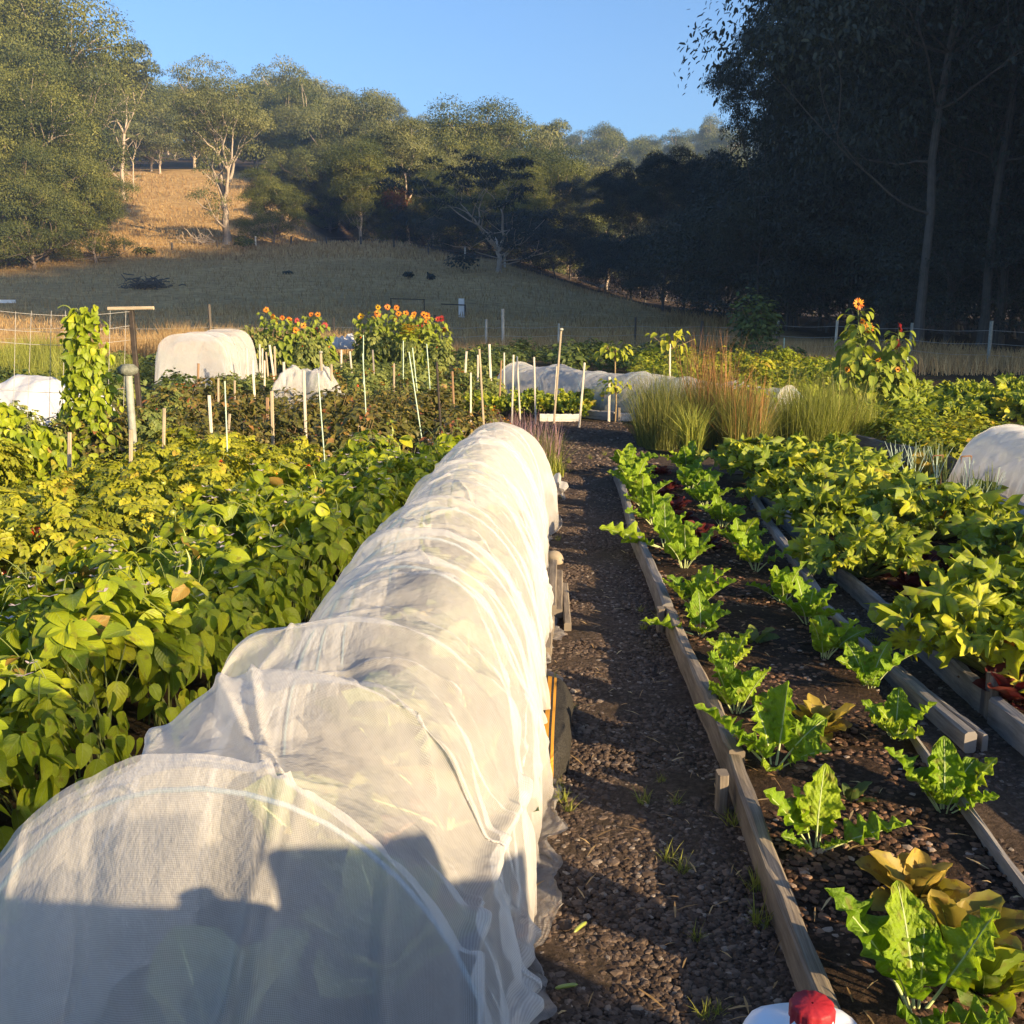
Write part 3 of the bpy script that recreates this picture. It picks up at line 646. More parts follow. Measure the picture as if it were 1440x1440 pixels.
def bush_mesh(n, r, h, T, size, seed, mats, down=.5, shell=.55, z0=.08, up=.5, mat=0, squash=1.0, core=0):
    """leaves over and through a rounded plant body, unevenly clumped"""
    r_ = np.random.RandomState(seed); mb = MB()
    nc = max(4, n // 26); cc = nrmz(r_.normal(size=(nc, 3)) * (1, 1, .8)); cc[:, 2] = np.abs(cc[:, 2]) * 1.1 - .25; cr = r_.uniform(.5, 1.0, nc)
    k = r_.randint(0, nc, n)
    o = nrmz(cc[k] + r_.normal(size=(n, 3)) * .38)
    rad = cr[k] * (shell + (1 - shell) * np.sqrt(r_.rand(n)))
    P = np.stack([o[:, 0] * r * rad, o[:, 1] * r * rad * squash, z0 + (h - z0) * np.clip(.45 + .55 * o[:, 2] * rad, .0, 1)], -1)
    out = o.copy(); out[:, 2] *= .4
    a = r_.uniform(0, 2 * PI, n); side = np.stack([np.cos(a), np.sin(a), 0 * a], -1)
    Yd = nrmz(out * .8 + side * .55 + np.stack([0 * a, 0 * a, -down * r_.uniform(.1, 1.3, n)], -1))
    Nd = nrmz(o + np.array((0, 0, up)) + r_.normal(size=(n, 3)) * .35)
    s = size * r_.uniform(.55, 1.2, n)
    rn = np.clip(r_.normal(.45, .2, n) + (r_.rand(nc)[k] - .5) * .25 + .15 * (P[:, 2] / h - .5), 0, 1)
    mb.inst(T, frames(Yd, Nd, s), P - 0 * Yd, rn, mat)
    return mb, P
def stems(mb, P, seed, k, r=.006, mat=0, base=.06):
    r_ = np.random.RandomState(seed)
    for i in r_.choice(len(P), min(k, len(P)), False):
        b = r_.normal(size=2) * base; p = P[i]
        mb.tube([(b[0], b[1], 0), (lerp(b[0], p[0], .3), lerp(b[1], p[1], .3), p[2] * .5), p], [r, r * .8, r * .4], 5, mat)
def ball(mb, c, r, mat=0, sq=.9, sides=10):
    t = np.linspace(0, PI, 8); mb.lathe(np.stack([np.sin(t) * r, -np.cos(t) * r * sq], -1), sides, mat, .5, c)
def make_bush(name, label, cat, mb, P, mat, seed, ns=14, stem='stem', sr=.005, fruits=None, flowers=None):
    t = thing(name, label, cat)
    mb.build('foliage', M[mat], t)
    q = MB(); stems(q, P, seed, ns, sr); q.build('stem', M[stem], t)
    r_ = np.random.RandomState(seed + 50)
    if fruits:
        fname, fmats, k, rad = fruits
        for i in r_.choice(len(P), k, False):
            q = MB(); ball(q, P[i] * np.array((1.13, 1.13, .92)) + np.array((0, 0, -.01)), rad * r_.uniform(.8, 1.2)); q.build(fname, M[fmats[r_.randint(len(fmats))]], t)
    if flowers:
        fname, fmat, k, sz = flowers
        top = np.argsort(-P[:, 2] + r_.normal(size=len(P)) * .15)[:k]
        for i in top:
            q = MB(); n = 5; a = np.arange(n) * 2 * PI / n
            q.inst(T_PET, frames(np.stack([np.cos(a), np.sin(a), .5 + 0 * a], -1), np.tile((0, 0, 1.), (n, 1)), sz * np.ones(n)), np.tile(P[i] * 1.04 + (0, 0, .02), (n, 1)), r_.rand(n))
            q.build(fname, M[fmat], t)
    return t

# ---------------------------------------------------------------- the bean row
def make_bean(seed):
    r_ = np.random.RandomState(seed); n = 78
    mb, P = bush_mesh(n, .33, .72, T_HEART, .092, seed, None, .75, .5, .10, .35)
    # the two side leaflets of each trifoliate leaf
    a = r_.uniform(0, 7, n); o = nrmz(P - np.array((0, 0, .3)))
    for sg in (-1, 1):
        sd = nrmz(np.cross(o, np.tile((0, 0, 1.), (n, 1)))) * sg
        Yd = nrmz(sd * .9 + o * .35 + np.array((0, 0, -.55)) + r_.normal(size=(n, 3)) * .25)
        Nd = nrmz(o + np.array((0, 0, .45)) + r_.normal(size=(n, 3)) * .3)
        mb.inst(T_HEART, frames(Yd, Nd, .086 * r_.uniform(.5, 1.2, n)), P + sd * .012, np.clip(r_.normal(.45, .2, n), 0, 1))
    m2 = 64; a = r_.uniform(0, 7, m2); rr = r_.uniform(.20, .34, m2); o = np.stack([np.cos(a), np.sin(a), 0 * a], -1)
    mb.inst(T_HEART, frames(nrmz(o * .35 + np.array((0, 0, -.9)) + r_.normal(size=(m2, 3)) * .25), nrmz(o + np.array((0, 0, .3)) + r_.normal(size=(m2, 3)) * .35), .09 * r_.uniform(.55, 1.2, m2)), o * rr[:, None] + np.stack([0 * a, 0 * a, r_.uniform(.14, .46, m2)], -1), np.clip(r_.normal(.4, .2, m2), 0, 1))
    t = thing('bean_plant', 'leafy green bush bean plant in the long row left of the net tunnel', 'bean plant', group='bean plants of the row beside the net tunnel')
    mb.build('foliage', M['bean'], t)
    q = MB(); stems(q, P, seed, 18, .004, 0, .04)
    for i in range(6):                                        # twining tips
        p = P[r_.randint(n)]; u = np.linspace(0, 1, 9); d = r_.normal(size=2) * .1
        q.tube(np.stack([p[0] + d[0] * u, p[1] + d[1] * u, p[2] + .12 * np.sin(u * 2.6)], -1), .0022, 4)
    q.build('stem', M['stem'], t)
    for i in range(3):
        p = P[r_.randint(n)] + (0, 0, -.02); u = np.linspace(0, 1, 9); d = r_.normal(size=2) * .03
        q = MB(); q.tube(np.stack([p[0] * 1.08 + d[0] * u + .02 * np.sin(u * PI), p[1] * 1.08 + d[1] * u, p[2] - .12 * u], -1), .006 * np.sin(np.linspace(.3, 2.9, 9)), 6); q.build('pod', M['greenfruit'], t)
    for i in np.argsort(-P[:, 2])[2:7]:
        q = MB(); k = 4; aa = r_.uniform(0, 7, k)
        q.inst(T_PET, frames(np.stack([np.cos(aa), np.sin(aa), .3 + 0 * aa], -1), np.tile((0, 0, 1.), (k, 1)), .026 * np.ones(k)), np.tile(P[i] + (0, 0, .04), (k, 1)), r_.rand(k)); q.build('flower', M['petal_w'], t)
    return Kind(t)
BEAN = [make_bean(100 + i) for i in range(5)]
i = 0
for y in np.arange(1.35, 8.3, .36):
    c = -1.83 + .178 * (y - 2)
    for dx in ((-.30, .22) if y > 2 else (-.65, -.2, .1)):
        BEAN[i % 5].place((c + dx + rs.uniform(-.07, .07), y + rs.uniform(-.1, .1) + (.18 if dx > 0 else 0), 0), rs.uniform(0, 7), rs.uniform(.86, 1.08)); i += 1
for (x, y, s) in ((-2.25, 3.1, .9), (-2.0, 2.6, .9), (-2.3, 2.7, .85), (-2.05, 3.3, .95), (-1.95, 4.0, .9)):
    BEAN[i % 5].place((x, y, 0), rs.uniform(0, 7), s); i += 1

# ---------------------------------------------------------------- tomatoes and other beds on the left
def kinds(n, fn): return [Kind(fn(k)) for k in range(n)]
def mk_tom(k):
    mb, P = bush_mesh(360, .36, .62, T_COMP, .115, 200 + k, None, .6, .45, .08, .4)
    return make_bush('tomato_plant', 'yellow green tomato bush with red fruit behind the bean row', 'tomato plant', mb, P, 'tomato', 200 + k, 16, fruits=('tomato', ['redfruit', 'redfruit', 'greenfruit', 'greenfruit'], 10, .029))
TOM = kinds(4, mk_tom)
def mk_dark(k):
    mb, P = bush_mesh(260, .40, .66, T_TOO, .085, 300 + k, None, .45, .35, .06, .5)
    return make_bush('berry_bush', 'brownish green berry bush in the dark thicket behind the beans', 'berry bush', mb, P, 'dark', 300 + k, 22, 'drystem', .004)
DARK = kinds(4, mk_dark)
def mk_grey(k):
    mb, P = bush_mesh(330, .42, .85, T_COMP, .135, 400 + k, None, .6, .4, .08, .4)
    return make_bush('staked_tomato_plant', 'grey green staked tomato plant far back among the pale stakes', 'tomato plant', mb, P, 'grey', 400 + k, 12, fruits=('tomato', ['redfruit', 'greenfruit'], 3, .03))
GREY = kinds(4, mk_grey)
def mk_weed(k):
    mb, P = bush_mesh(170, .5, .7, [T_OV, T_LAN, T_TOO][k % 3], .14, 500 + k, None, .3, .35, .04, .5)
    return make_bush('leafy_plant', 'green leafy plant in the far beds near the wire fence', 'plant', mb, P, 'weed', 500 + k, 12)
WEED = kinds(3, mk_weed)
def mk_low(k):
    mb, P = bush_mesh(320, .38, .40, T_OV, .07, 550 + k, None, .3, .35, .04, .7)
    return make_bush('potato_plant', 'low bushy potato plant in the bed under the tall sunflower', 'plant', mb, P, 'sunny' if k else 'tomato', 550 + k, 10)
LOW = kinds(3, mk_low)
def mk_mari(k):
    mb, P = bush_mesh(110, .3, .5, T_LAN, .10, 580 + k, None, .3, .4, .04, .5)
    return make_bush('marigold_plant', 'orange marigold clump in the beds before the sunflowers', 'marigold', mb, P, 'dark', 580 + k, 10, flowers=('flower', 'petal_o', 11, .055))
MARI = kinds(2, mk_mari)

jit = lambda a: rs.uniform(-a, a)
g_t = 'tomato plants behind the bean row'
i = 0
for y in np.arange(3.7, 9.2, .5):
    c = -2.75 + .13 * (y - 2)
    for dx in (-.95, -.5, 0):
        TOM[i % 4].place((c + dx + jit(.1), y + jit(.12), 0), jit(3), rs.uniform(.85, 1.1), group=g_t); i += 1
for (x, y) in ((-4.2, 6.3), (-4.0, 7.0), (-4.4, 7.6), (-3.9, 5.6), (-3.6, 4.9), (-4.6, 6.9), (-4.3, 8.3)):
    TOM[i % 4].place((x, y, 0), jit(3), .95, group=g_t); i += 1
i = 0
for y in np.arange(9.3, 14.6, .62):
    for x in np.arange(-4.6 + .1 * (y - 9), -.35, .66):
        if x > -.75 and y > 12: continue
        DARK[i % 4].place((x + jit(.2), y + jit(.2), 0), jit(3), rs.uniform(.8, 1.12), group='berry bushes in the dark thicket'); i += 1
i = 0
for y in np.arange(14.9, 23, .85):
    for x in np.arange(-.335 * y + 1.0, -.3, .8):
        if -7.6 < x < -4.6 and y > 18.5: continue
        GREY[i % 4].place((x + jit(.25), y + jit(.25), 0), jit(3), rs.uniform(.5, .72), group='staked tomatoes in the far rows'); i += 1
i = 0
for y in np.arange(23.6, 33, 1.1):
    for x in np.arange(-.48 * y, 4.5, 1.15):
        if -7.6 < x < -4.9 and y < 26: continue
        if x < -8 and y < 27: continue
        WEED[i % 3].place((x + jit(.4), y + jit(.4), 0), jit(3), rs.uniform(.6, 1.1) * (1 if x > -1.2 else .5), group='leafy plants near the far fence'); i += 1
for (px, py) in ((385, 560), (400, 552), (470, 545), (478, 535), (600, 545), (610, 540), (652, 552), (640, 545), (545, 560), (520, 555), (655, 540), (250, 575), (330, 568), (690, 600), (700, 610)):
    x, y = G(px, py, .1); MARI[i % 2].place((x, y, 0), jit(3), rs.uniform(.8, 1.2), group='marigold clumps among the left beds'); i += 1

# climbing beans on the wire at the left
def bean_wall(name, label, path, hs, wid, seed, n, size=.12):
    r_ = np.random.RandomState(seed); path = np.array(path, float)
    t = r_.rand(n); k = t * (len(path) - 1); x = np.interp(k, range(len(path)), path[:, 0]); y = np.interp(k, range(len(path)), path[:, 1]); hh = np.interp(k, range(len(path)), hs)
    zf = r_.rand(n) ** .8; w = np.interp(zf, [0, .5, .85, 1], wid)
    o = nrmz(np.stack([r_.normal(size=n), -np.abs(r_.normal(size=n)), r_.normal(size=n) * .3], -1))
    P = np.stack([x + o[:, 0] * w * r_.rand(n) ** .4, y + o[:, 1] * w * .7, zf * hh], -1)
    mb = MB(); Yd = nrmz(o * .4 + np.array((0, 0, -.8)) + r_.normal(size=(n, 3)) * .5); Nd = nrmz(o + np.array((.25, -.2, .35)) + r_.normal(size=(n, 3)) * .6)
    mb.inst(T_HEART, frames(Yd, Nd, size * r_.uniform(.55, 1.15, n)), P, np.clip(r_.normal(.5, .2, n), 0, 1))
    th = thing(name, label, 'climbing bean'); mb.build('foliage', M['bean'], th)
    q = MB()
    for j in range(10):
        u = np.linspace(0, 1, 30); f = r_.rand(); kx = f * (len(path) - 1)
        bx, by, bh = np.interp(kx, range(len(path)), path[:, 0]), np.interp(kx, range(len(path)), path[:, 1]), np.interp(kx, range(len(path)), hs)
        q.tube(np.stack([bx + .05 * np.sin(u * 30 + j) * (1 - .5 * u), by + .05 * np.cos(u * 30 + j), u * bh], -1), .005, 5)
    return th, q
th, q = bean_wall('climbing_bean', 'tall bean vine twining up the wire in a column left of the T post', [(-3.98, 9.45), (-3.80, 9.5)], [1.56, 1.62], [.26, .22, .14, .05], 61, 620, .095)
u = np.linspace(0, 1, 16); q.tube(np.stack([-3.95 - .03 * u - .13 * u ** 3, 9.45 + 0 * u, 1.42 + .26 * u - .10 * u ** 6], -1), .007, 5)
q.tube(np.stack([-3.9 - .20 * u, 9.45 + 0 * u, 1.25 + .18 * np.sin(u * 2.2)], -1), .006, 5)
q.build('vine', M['stem'], th)
th, q = bean_wall('climbing_bean', 'spreading bean vine filling the lower wire at the left edge', [(-5.4, 8.6), (-4.6, 8.7), (-3.95, 9.0)], [1.1, .95, .40], [.45, .45, .3, .15], 62, 1300, .10)
q.build('vine', M['stem'], th)

# ---------------------------------------------------------------- chard
def broad_leaf(mb, base, az, lean, L, W, curl, r_, rnd, mat=0, ribmat=1, pet=.28, ruff=1.0, nv=20, nu=6, rib=1.0, w=None):
    """a puckered, ruffled leaf on a fleshy stalk; lean: angle from upright at the base, curl: how far it bends over"""
    v = np.linspace(0, 1, nv); ang = lean + curl * v ** 1.6
    dy = np.sin(ang); dz = np.cos(ang)
    r = np.concatenate([[0], np.cumsum((dy[1:] + dy[:-1]) / 2)]) / (nv - 1) * L; z = np.concatenate([[0], np.cumsum((dz[1:] + dz[:-1]) / 2)]) / (nv - 1) * L
    ca, sa = math.cos(az), math.sin(az); tw = r_.uniform(-.5, .5)
    out = np.array((ca, sa, 0)); sd0 = np.array((-sa, ca, 0)); up = np.array((0, 0, 1.))
    ctr = np.asarray(base) + r[:, None] * out + z[:, None] * up
    side_bow = r_.uniform(-.12, .12) * L; ctr = ctr + (v ** 2)[:, None] * side_bow * sd0
    nrm = -dz[:, None] * out + dy[:, None] * up
    bl = np.clip((v - pet) / (1 - pet), 0, 1)
    wf = w or (lambda q: np.sin(np.clip(q, 0, 1) ** .62 * PI) ** .6 * (1 - .12 * q))
    wd = W * wf(bl); wd[v < pet] = .0
    u = np.linspace(-1, 1, 2 * nu + 1); ph = r_.uniform(0, 7); cup = r_.uniform(.15, .55)
    lat = u[None] * wd[:, None] * (1 + ruff * (.03 * np.sin(v[:, None] * 43 + ph + 2 * np.sign(u[None])) + .10 * fbm(v[:, None] * 9 + ph, np.sign(u[None]) * 3 + ph, 5, 3)) * np.abs(u[None]) ** 2)
    sr = fbm(v[:, None] * 9 + ph * 3, u[None] * 2.5 + ph, int(ph * 9), 2)
    s2 = fbm(v[:, None] * 26 + ph, u[None] * 6 + ph * 2, int(ph * 7) + 3, 2)
    h = wd[:, None] * (cup * u[None] ** 2 + ruff * (.24 * np.sin(v[:, None] * 39 + ph + 1.7 * np.sign(u[None]) + 3 * sr) * np.abs(u[None]) ** 2.2 + .30 * sr * np.abs(u[None]) ** .6 + .34 * s2 * np.abs(u[None]) ** .5))
    a_tw = tw * v; sdv = np.cos(a_tw)[:, None] * sd0 + np.sin(a_tw)[:, None] * nrm; nv_ = -np.sin(a_tw)[:, None] * sd0 + np.cos(a_tw)[:, None] * nrm
    Pg = ctr[:, None] + lat[..., None] * sdv[:, None] + h[..., None] * nv_[:, None]
    k0 = int(pet * nv)
    uv = np.stack(np.broadcast_arrays(u[None] * .5 + .5, bl[k0:, None]), -1).reshape(-1, 2)
    mb.grid(Pg[k0:], mat, rnd, uv)
    rr = .5 * rib * W * .12 * (1 - v * .93) ** .8
    mb.tube(ctr[:nv - 2] - nrm[:nv - 2] * rr[:nv - 2, None] * .35, rr[:nv - 2], 6, ribmat, .5)
def plant_of_leaves(name, label, cat, loc, seed, n, L, W, mat, ribmat='rib', lean=(.15, 1.2), curl=(.3, 1.1), ruff=1.0, pet=.28, group=None, rib=1.0, poses=None, w=None, nv=20):
    r_ = np.random.RandomState(seed); mb = MB()
    t = thing(name, label, cat, loc, 0, 1, group); a0 = r_.uniform(0, 7)
    for k in range(n):
        f = (k + .5) / n
        if poses: az, ln, cl, s = poses[k]
        else: az = a0 + k * 2.399 + r_.uniform(-.3, .3); ln = lerp(lean[0], lean[1], f ** 1.2) + r_.uniform(-.15, .15); cl = r_.uniform(*curl); s = r_.uniform(.75, 1.1) * (1 - .25 * (f < .25))
        broad_leaf(mb, (.012 * math.cos(az), .012 * math.sin(az), 0), az, ln, L * s, W * s, cl, r_, float(np.clip(r_.normal(.5, .22), 0, 1)), 0, 1, pet, ruff, nv, 8 if nv > 30 else 5, rib, w)
    # leaves and pale stalks become two parts
    lf = MB(); rb = MB()
    idx = 0
    for (F, m), V, R, U in zip(mb.F, mb.V, mb.R, mb.U):
        pass
    off = 0; blocks = []
    starts = np.cumsum([0] + [len(V) for V in mb.V])
    for q, (F, m) in enumerate(mb.F):
        (lf if m == 0 else rb).add(mb.V[q], F - starts[q], 0, mb.R[q], mb.U[q])
    lf.build('leaves', M[mat], t); rb.build('stalks', M[ribmat], t)
    return t
LEFTROW = [(1290, 1425, .34, 7), (1148, 1195, .29, 7), (1088, 1080, .30, 7), (1035, 1003, .27, 7), (1028, 938, .20, 5), (985, 893, .23, 7), (978, 856, .22, 7), (962, 800, .26, 8), (935, 770, .27, 7), (918, 738, .26, 7), (902, 712, .26, 8), (890, 686, .28, 8), (882, 664, .26, 7)]
RIGHTROW = [(1328, 1142, .27, 8), (1258, 1040, .24, 6), (1222, 968, .25, 6), (1160, 925, .24, 6), (1136, 878, .26, 7), (1100, 846, .26, 7), (1062, 802, .24, 7), (1040, 775, .24, 7), (1016, 742, .24, 7), (992, 714, .25, 8), (972, 690, .27, 8), (965, 664, .27, 8)]
R2 = lambda d: d * PI / 180
POSES = {('L', 0): [(R2(150), .5, .5, 1.15), (R2(100), .25, .4, 1.0), (R2(20), .8, .2, 1.05), (R2(200), .35, .5, .8), (R2(300), 1.0, .4, .8), (R2(250), .9, .5, .7), (R2(60), .2, .6, .8)],
         ('L', 1): [(R2(80), .1, .25, 1.05), (R2(170), .55, .3, 1.0), (R2(140), .3, .4, .8), (R2(0), 1.15, .35, 1.15), (R2(50), .3, .5, .7), (R2(210), .8, .5, .6), (R2(300), .7, .5, .5)],
         ('L', 2): [(R2(50), .35, .35, 1.05), (R2(170), .75, .3, 1.2), (R2(110), .3, .6, .8), (R2(20), .75, .6, .9), (R2(330), .8, .6, .7), (R2(200), .5, .6, .7), (R2(250), .9, .7, .5)],
         ('L', 8): [(R2(185), 1.15, .3, 1.35), (R2(195), 1.25, .4, .9), (R2(80), .2, .5, 1.0), (R2(120), .4, .6, 1.0), (R2(40), .5, .6, .9), (R2(10), .8, .6, .9), (R2(300), .8, .6, .7)],
         ('L', 5): [(R2(182), 1.2, .3, 1.3), (R2(80), .2, .4, 1.0), (R2(20), .4, .6, .9), (R2(330), .5, .7, .9), (R2(120), .4, .6, .8), (R2(240), .7, .7, .7), (R2(290), .8, .7, .8)],
         ('R', 0): [(R2(165), .6, .4, 1.15), (R2(110), .2, .35, .95), (R2(80), .15, .3, 1.05), (R2(10), .7, .3, 1.05), (R2(40), .5, .6, .9), (R2(320), .8, .3, .8), (R2(200), .5, .5, .8), (R2(270), .3, .6, .7)]}
seed = 700
for side, row, where in (('L', LEFTROW, 'in the row beside the gravel path'), ('R', RIGHTROW, 'in the right row by the narrow path')):
    for k, (px, py, L, n) in enumerate(row):
        L *= 1.18 if k > 5 else (.82 if k < 2 else .95)
        x, y = G(px, py, .08); seed += 1
        nm = ['nearest', 'second', 'third', 'fourth', 'fifth', 'sixth', 'seventh', 'eighth', 'ninth', 'tenth', 'eleventh', 'twelfth', 'farthest'][k]
        if k == len(row) - 1: nm = 'farthest'
        plant_of_leaves('chard_plant', 'bright green chard plant with pale stalks, %s %s' % (nm, where), 'chard', (x, y, .075), seed, n + 1 if not POSES.get((side, k)) else n, L, L * .25, 'chard', 'rib', poses=POSES.get((side, k)), group='chard plants in the dark bed', lean=(.05, .85), curl=(.2, 1.0), nv=40 if py > 900 else 26, ruff=1.25)
LT = lambda q: np.sin(np.clip(q, 0, 1) ** .75 * PI) ** .5
for (px, py, s, lab, mt) in ((1285, 1265, .17, 'olive brown speckled lettuce between the two front chard plants', 'lettuce'), (1345, 1335, .19, 'golden speckled lettuce standing before the narrow lath at lower right', 'lettuce'),
                             (1150, 1030, .17, 'yellowish lettuce behind the third chard plant of the path row', 'lettuce'), (1380, 1395, .15, 'small green lettuce at the lower right corner of the bed', 'zuc'), (1197, 1125, .09, 'tiny blue green seedling beside an upright chard leaf', 'weed'), (1060, 905, .12, 'small green seedling in the middle of the chard bed', 'weed')):
    x, y = G(px, py, .08); seed += 1
    plant_of_leaves('lettuce', lab, 'lettuce', (x, y, .075), seed, 17 if s > .12 else 5, s * .95, s * .25, mt, 'stem', (.2, 1.25), (.2, .8), .5, .12, None, .6, None, LT, 12)
for k, (px, py) in enumerate(((930, 668), (942, 690), (934, 702), (960, 735), (982, 752), (970, 770), (992, 768), (950, 718))):
    x, y = G(px, py, .08); seed += 1
    plant_of_leaves('red_lettuce', 'dark red lettuce between the two chard rows', 'lettuce', (x, y, .075), seed, 12, .13, .045, 'redlet', 'redlet', (.2, 1.3), (.2, .9), .8, .1, 'red lettuces between the chard rows', .5, None, LT, 10)
for k, (px, py) in enumerate(((1245, 812), (1275, 808), (1290, 800), (1335, 803), (1300, 835), (1320, 850), (1425, 860), (1432, 900), (1415, 985), (1438, 990), (1160, 745), (1350, 900), (1280, 835))):
    x, y = G(px, py, .09); seed += 1
    plant_of_leaves('red_amaranth', 'low red leafed plant among the zucchini plants', 'red plant', (x, y, .085), seed, 11, .16, .05, 'redlet', 'redlet', (.1, 1.2), (.1, .8), .6, .15, 'red plants among the zucchini', .5, None, LT, 10)

# plants under the netting
for k, (s, t, L) in enumerate(((.25, -.12, .42), (.55, .15, .46), (.95, -.12, .52), (1.3, .14, .5), (1.75, -.1, .48), (2.2, .12, .5), (2.7, -.08, .48), (3.2, .1, .5), (3.75, -.05, .5), (4.3, .1, .5), (4.85, -.03, .48), (5.3, 0, .4))):
    y = 1.62 + s; x = np.interp(y, [q[1] for q in AX], [q[0] for q in AX]) + t
    plant_of_leaves('cabbage_plant', 'pale broad leafed cabbage plant growing under the white netting', 'cabbage', (x, y, .02), 900 + k, 12, L * .70, L * .29, 'cabbage', 'rib', (.1, 1.0), (.2, .8), .6, .3, 'cabbages under the long net tunnel', 1, None, None, 12)

# ---------------------------------------------------------------- zucchini
def lobed(seed):
    r_ = np.random.RandomState(seed); n = 60; rings = 5
    a = np.linspace(-2.75, 2.75, n)
    lob = .56 + .44 * np.abs(np.cos(a * 1.42)) ** .9; lob *= 1 + .16 * np.cos(a * 27 + r_.rand() * 6) + .09 * r_.normal(size=n)
    lob *= np.interp(np.abs(a), [0, 1, 2.2, 2.75], [1.1, .98, .9, .55])
    V = []; U = []
    for k in range(rings + 1):
        f = max(k / rings, .03)
        for q, l in zip(a, lob):
            rr = f * (l if f > .5 else lerp(.8, l, f))
            z = .16 * math.cos(q * 5) * f * f - .22 * f ** 3 + .2 * f + .10 * math.sin(q * 9 + seed) * f ** 2 + .05 * math.sin(q * 21) * f ** 3
            V.append((rr * math.sin(q) * .62, rr * math.cos(q) * .62, z)); U.append((.5 + .5 * math.sin(q) * f, f))
    F = [(k * n + j, k * n + j + 1, k * n + n + j + 1, k * n + n + j) for k in range(rings) for j in range(n - 1)]
    return np.array(V), np.array(F), np.array(U)
LOB = [lobed(k) for k in range(4)]
def make_zuc(seed, n=36, fruits=0):
    r_ = np.random.RandomState(seed); lf = MB(); st = MB(); a0 = r_.uniform(0, 7)
    for k in range(n):
        f = (k + .5) / n; az = a0 + k * 2.4 + r_.uniform(-.25, .25); ln = lerp(.15, 1.1, f) + r_.uniform(-.1, .1); L = r_.uniform(.26, .42) * lerp(.8, 1.1, f)
        o = np.array((math.cos(az), math.sin(az), 0)); u = np.linspace(0, 1, 8)
        ang = ln + .35 * u; r = np.cumsum(np.sin(ang)) / 8 * L; z = np.cumsum(np.cos(ang)) / 8 * L
        p = r[:, None] * o + z[:, None] * np.array((0, 0, 1)); st.tube(p, np.linspace(.011, .006, 8), 6)
        d = nrmz(o * .75 + np.array((0, 0, r_.uniform(-.35, .45)))); nn = nrmz(np.array((0, 0, 1.)) - o * r_.uniform(-.1, .6) + r_.normal(size=3) * .5)
        T = LOB[k % 4]; lf.inst((T[0], T[1][:, :], T[2]), frames(d[None], nn[None], np.array([r_.uniform(.11, .245)])), p[-1:] , np.array([np.clip(r_.normal(.5, .22), 0, 1)]))
    t = thing('zucchini_plant', 'zucchini', 'zucchini'); lf.build('leaves', M['zuc'], t); st.build('stalks', M['stem'], t)
    for k in range(fruits):
        az = r_.uniform(2.6, 4.6); u = np.linspace(0, 1, 12); q = MB()
        q.tube(np.stack([math.cos(az) * (.07 + .20 * u), math.sin(az) * (.07 + .20 * u), .05 + .05 * np.sin(u * 2) + 0 * u], -1), .026 * np.sin(np.linspace(.35, 2.85, 12)) ** .5, 10); q.build('fruit', M['yellowfruit'], t)
    for k in range(2):
        az = r_.uniform(0, 7); q = MB(); n5 = 5; a = az + np.arange(n5) * 1.2566
        q.inst(T_PET, frames(np.stack([np.cos(a) * .6, np.sin(a) * .6, 1 + 0 * a], -1), np.tile((0, 0, 1.), (n5, 1)), .09 * np.ones(n5)), np.tile((.13 * math.cos(az), .13 * math.sin(az), .16), (n5, 1)), r_.rand(n5)); q.build('flower', M['petal_o'], t)
    return Kind(t)
ZK = [make_zuc(800 + k, 36, [0, 3, 0, 2, 0][k]) for k in range(5)]
ZUC = [(1400, 950, 1.05, 0, 'sprawling zucchini plant at the right edge above the split slab'), (1425, 880, 1.0, 2, 'zucchini plant at the right edge behind red leafed plants'), (1215, 812, .95, 1, 'zucchini plant with orange yellow fruit beside the narrow path'), (1315, 760, 1.1, 4, 'big sunlit zucchini plant in front of the dark green board'), (1165, 752, .95, 3, 'zucchini plant with a yellow fruit over the grey edging board'),
       (1240, 735, 1.1, 0, 'bright zucchini plant with long stalks left of the green board'), (1095, 690, 1.1, 2, 'shaded bluish zucchini plant behind the right chard row'), (1060, 672, 1.0, 4, 'bluish zucchini plant nearest the grass clumps at the path'), (1150, 668, 1.1, 0, 'zucchini plant with upright leaves before the brown grass clump'), (1205, 700, 1.1, 2, 'zucchini plant below the tall sunflower bed board'), (1440, 812, 1.0, 4, 'zucchini plant cut by the right edge below the red rods'), (1110, 715, .9, 1, 'low zucchini plant at the left front of the zucchini bed'), (1395, 905, .8, 2, 'smaller zucchini plant leaning over the edging slab')]
for k, (px, py, s, kk, lab) in enumerate(ZUC):
    x, y = G(px, py, .09); ZK[kk].place((x, y, .08), k * 1.3, s, lab, 'zucchini plants in the right bed')
# broad plants in the far right field and far raised bed
i = 0
for y in np.arange(13.6, 18.0, .95):
    for x in np.arange(.395 * y, .56 * y, .85):
        ZK[i % 5].place((x + jit(.2), y + jit(.2), 0), jit(3), rs.uniform(1.0, 1.35), 'large leafed pumpkin plant in the far right field', 'pumpkin plants in the far right field'); i += 1
for (x, y) in ((-.2, 15.2), (.3, 15.0), (.15, 15.9), (.75, 15.3), (-.5, 16), (-.65, 15.0), (.9, 14.9)):
    ZK[i % 5].place((x, y, .02), jit(3), rs.uniform(.75, 1.0), 'pumpkin plant in the far bed behind the pale board', 'pumpkin plants behind the pale board'); i += 1
for (x, y) in ((1.2, 15.3), (1.5, 15.0), (1.8, 14.8), (1.35, 15.8)):
    TOM[i % 4].place((x, y, 0), jit(3), .75, 'small tomato bush in the far bed by the bare stakes', 'tomato bushes of the far bed'); i += 1
i = 0
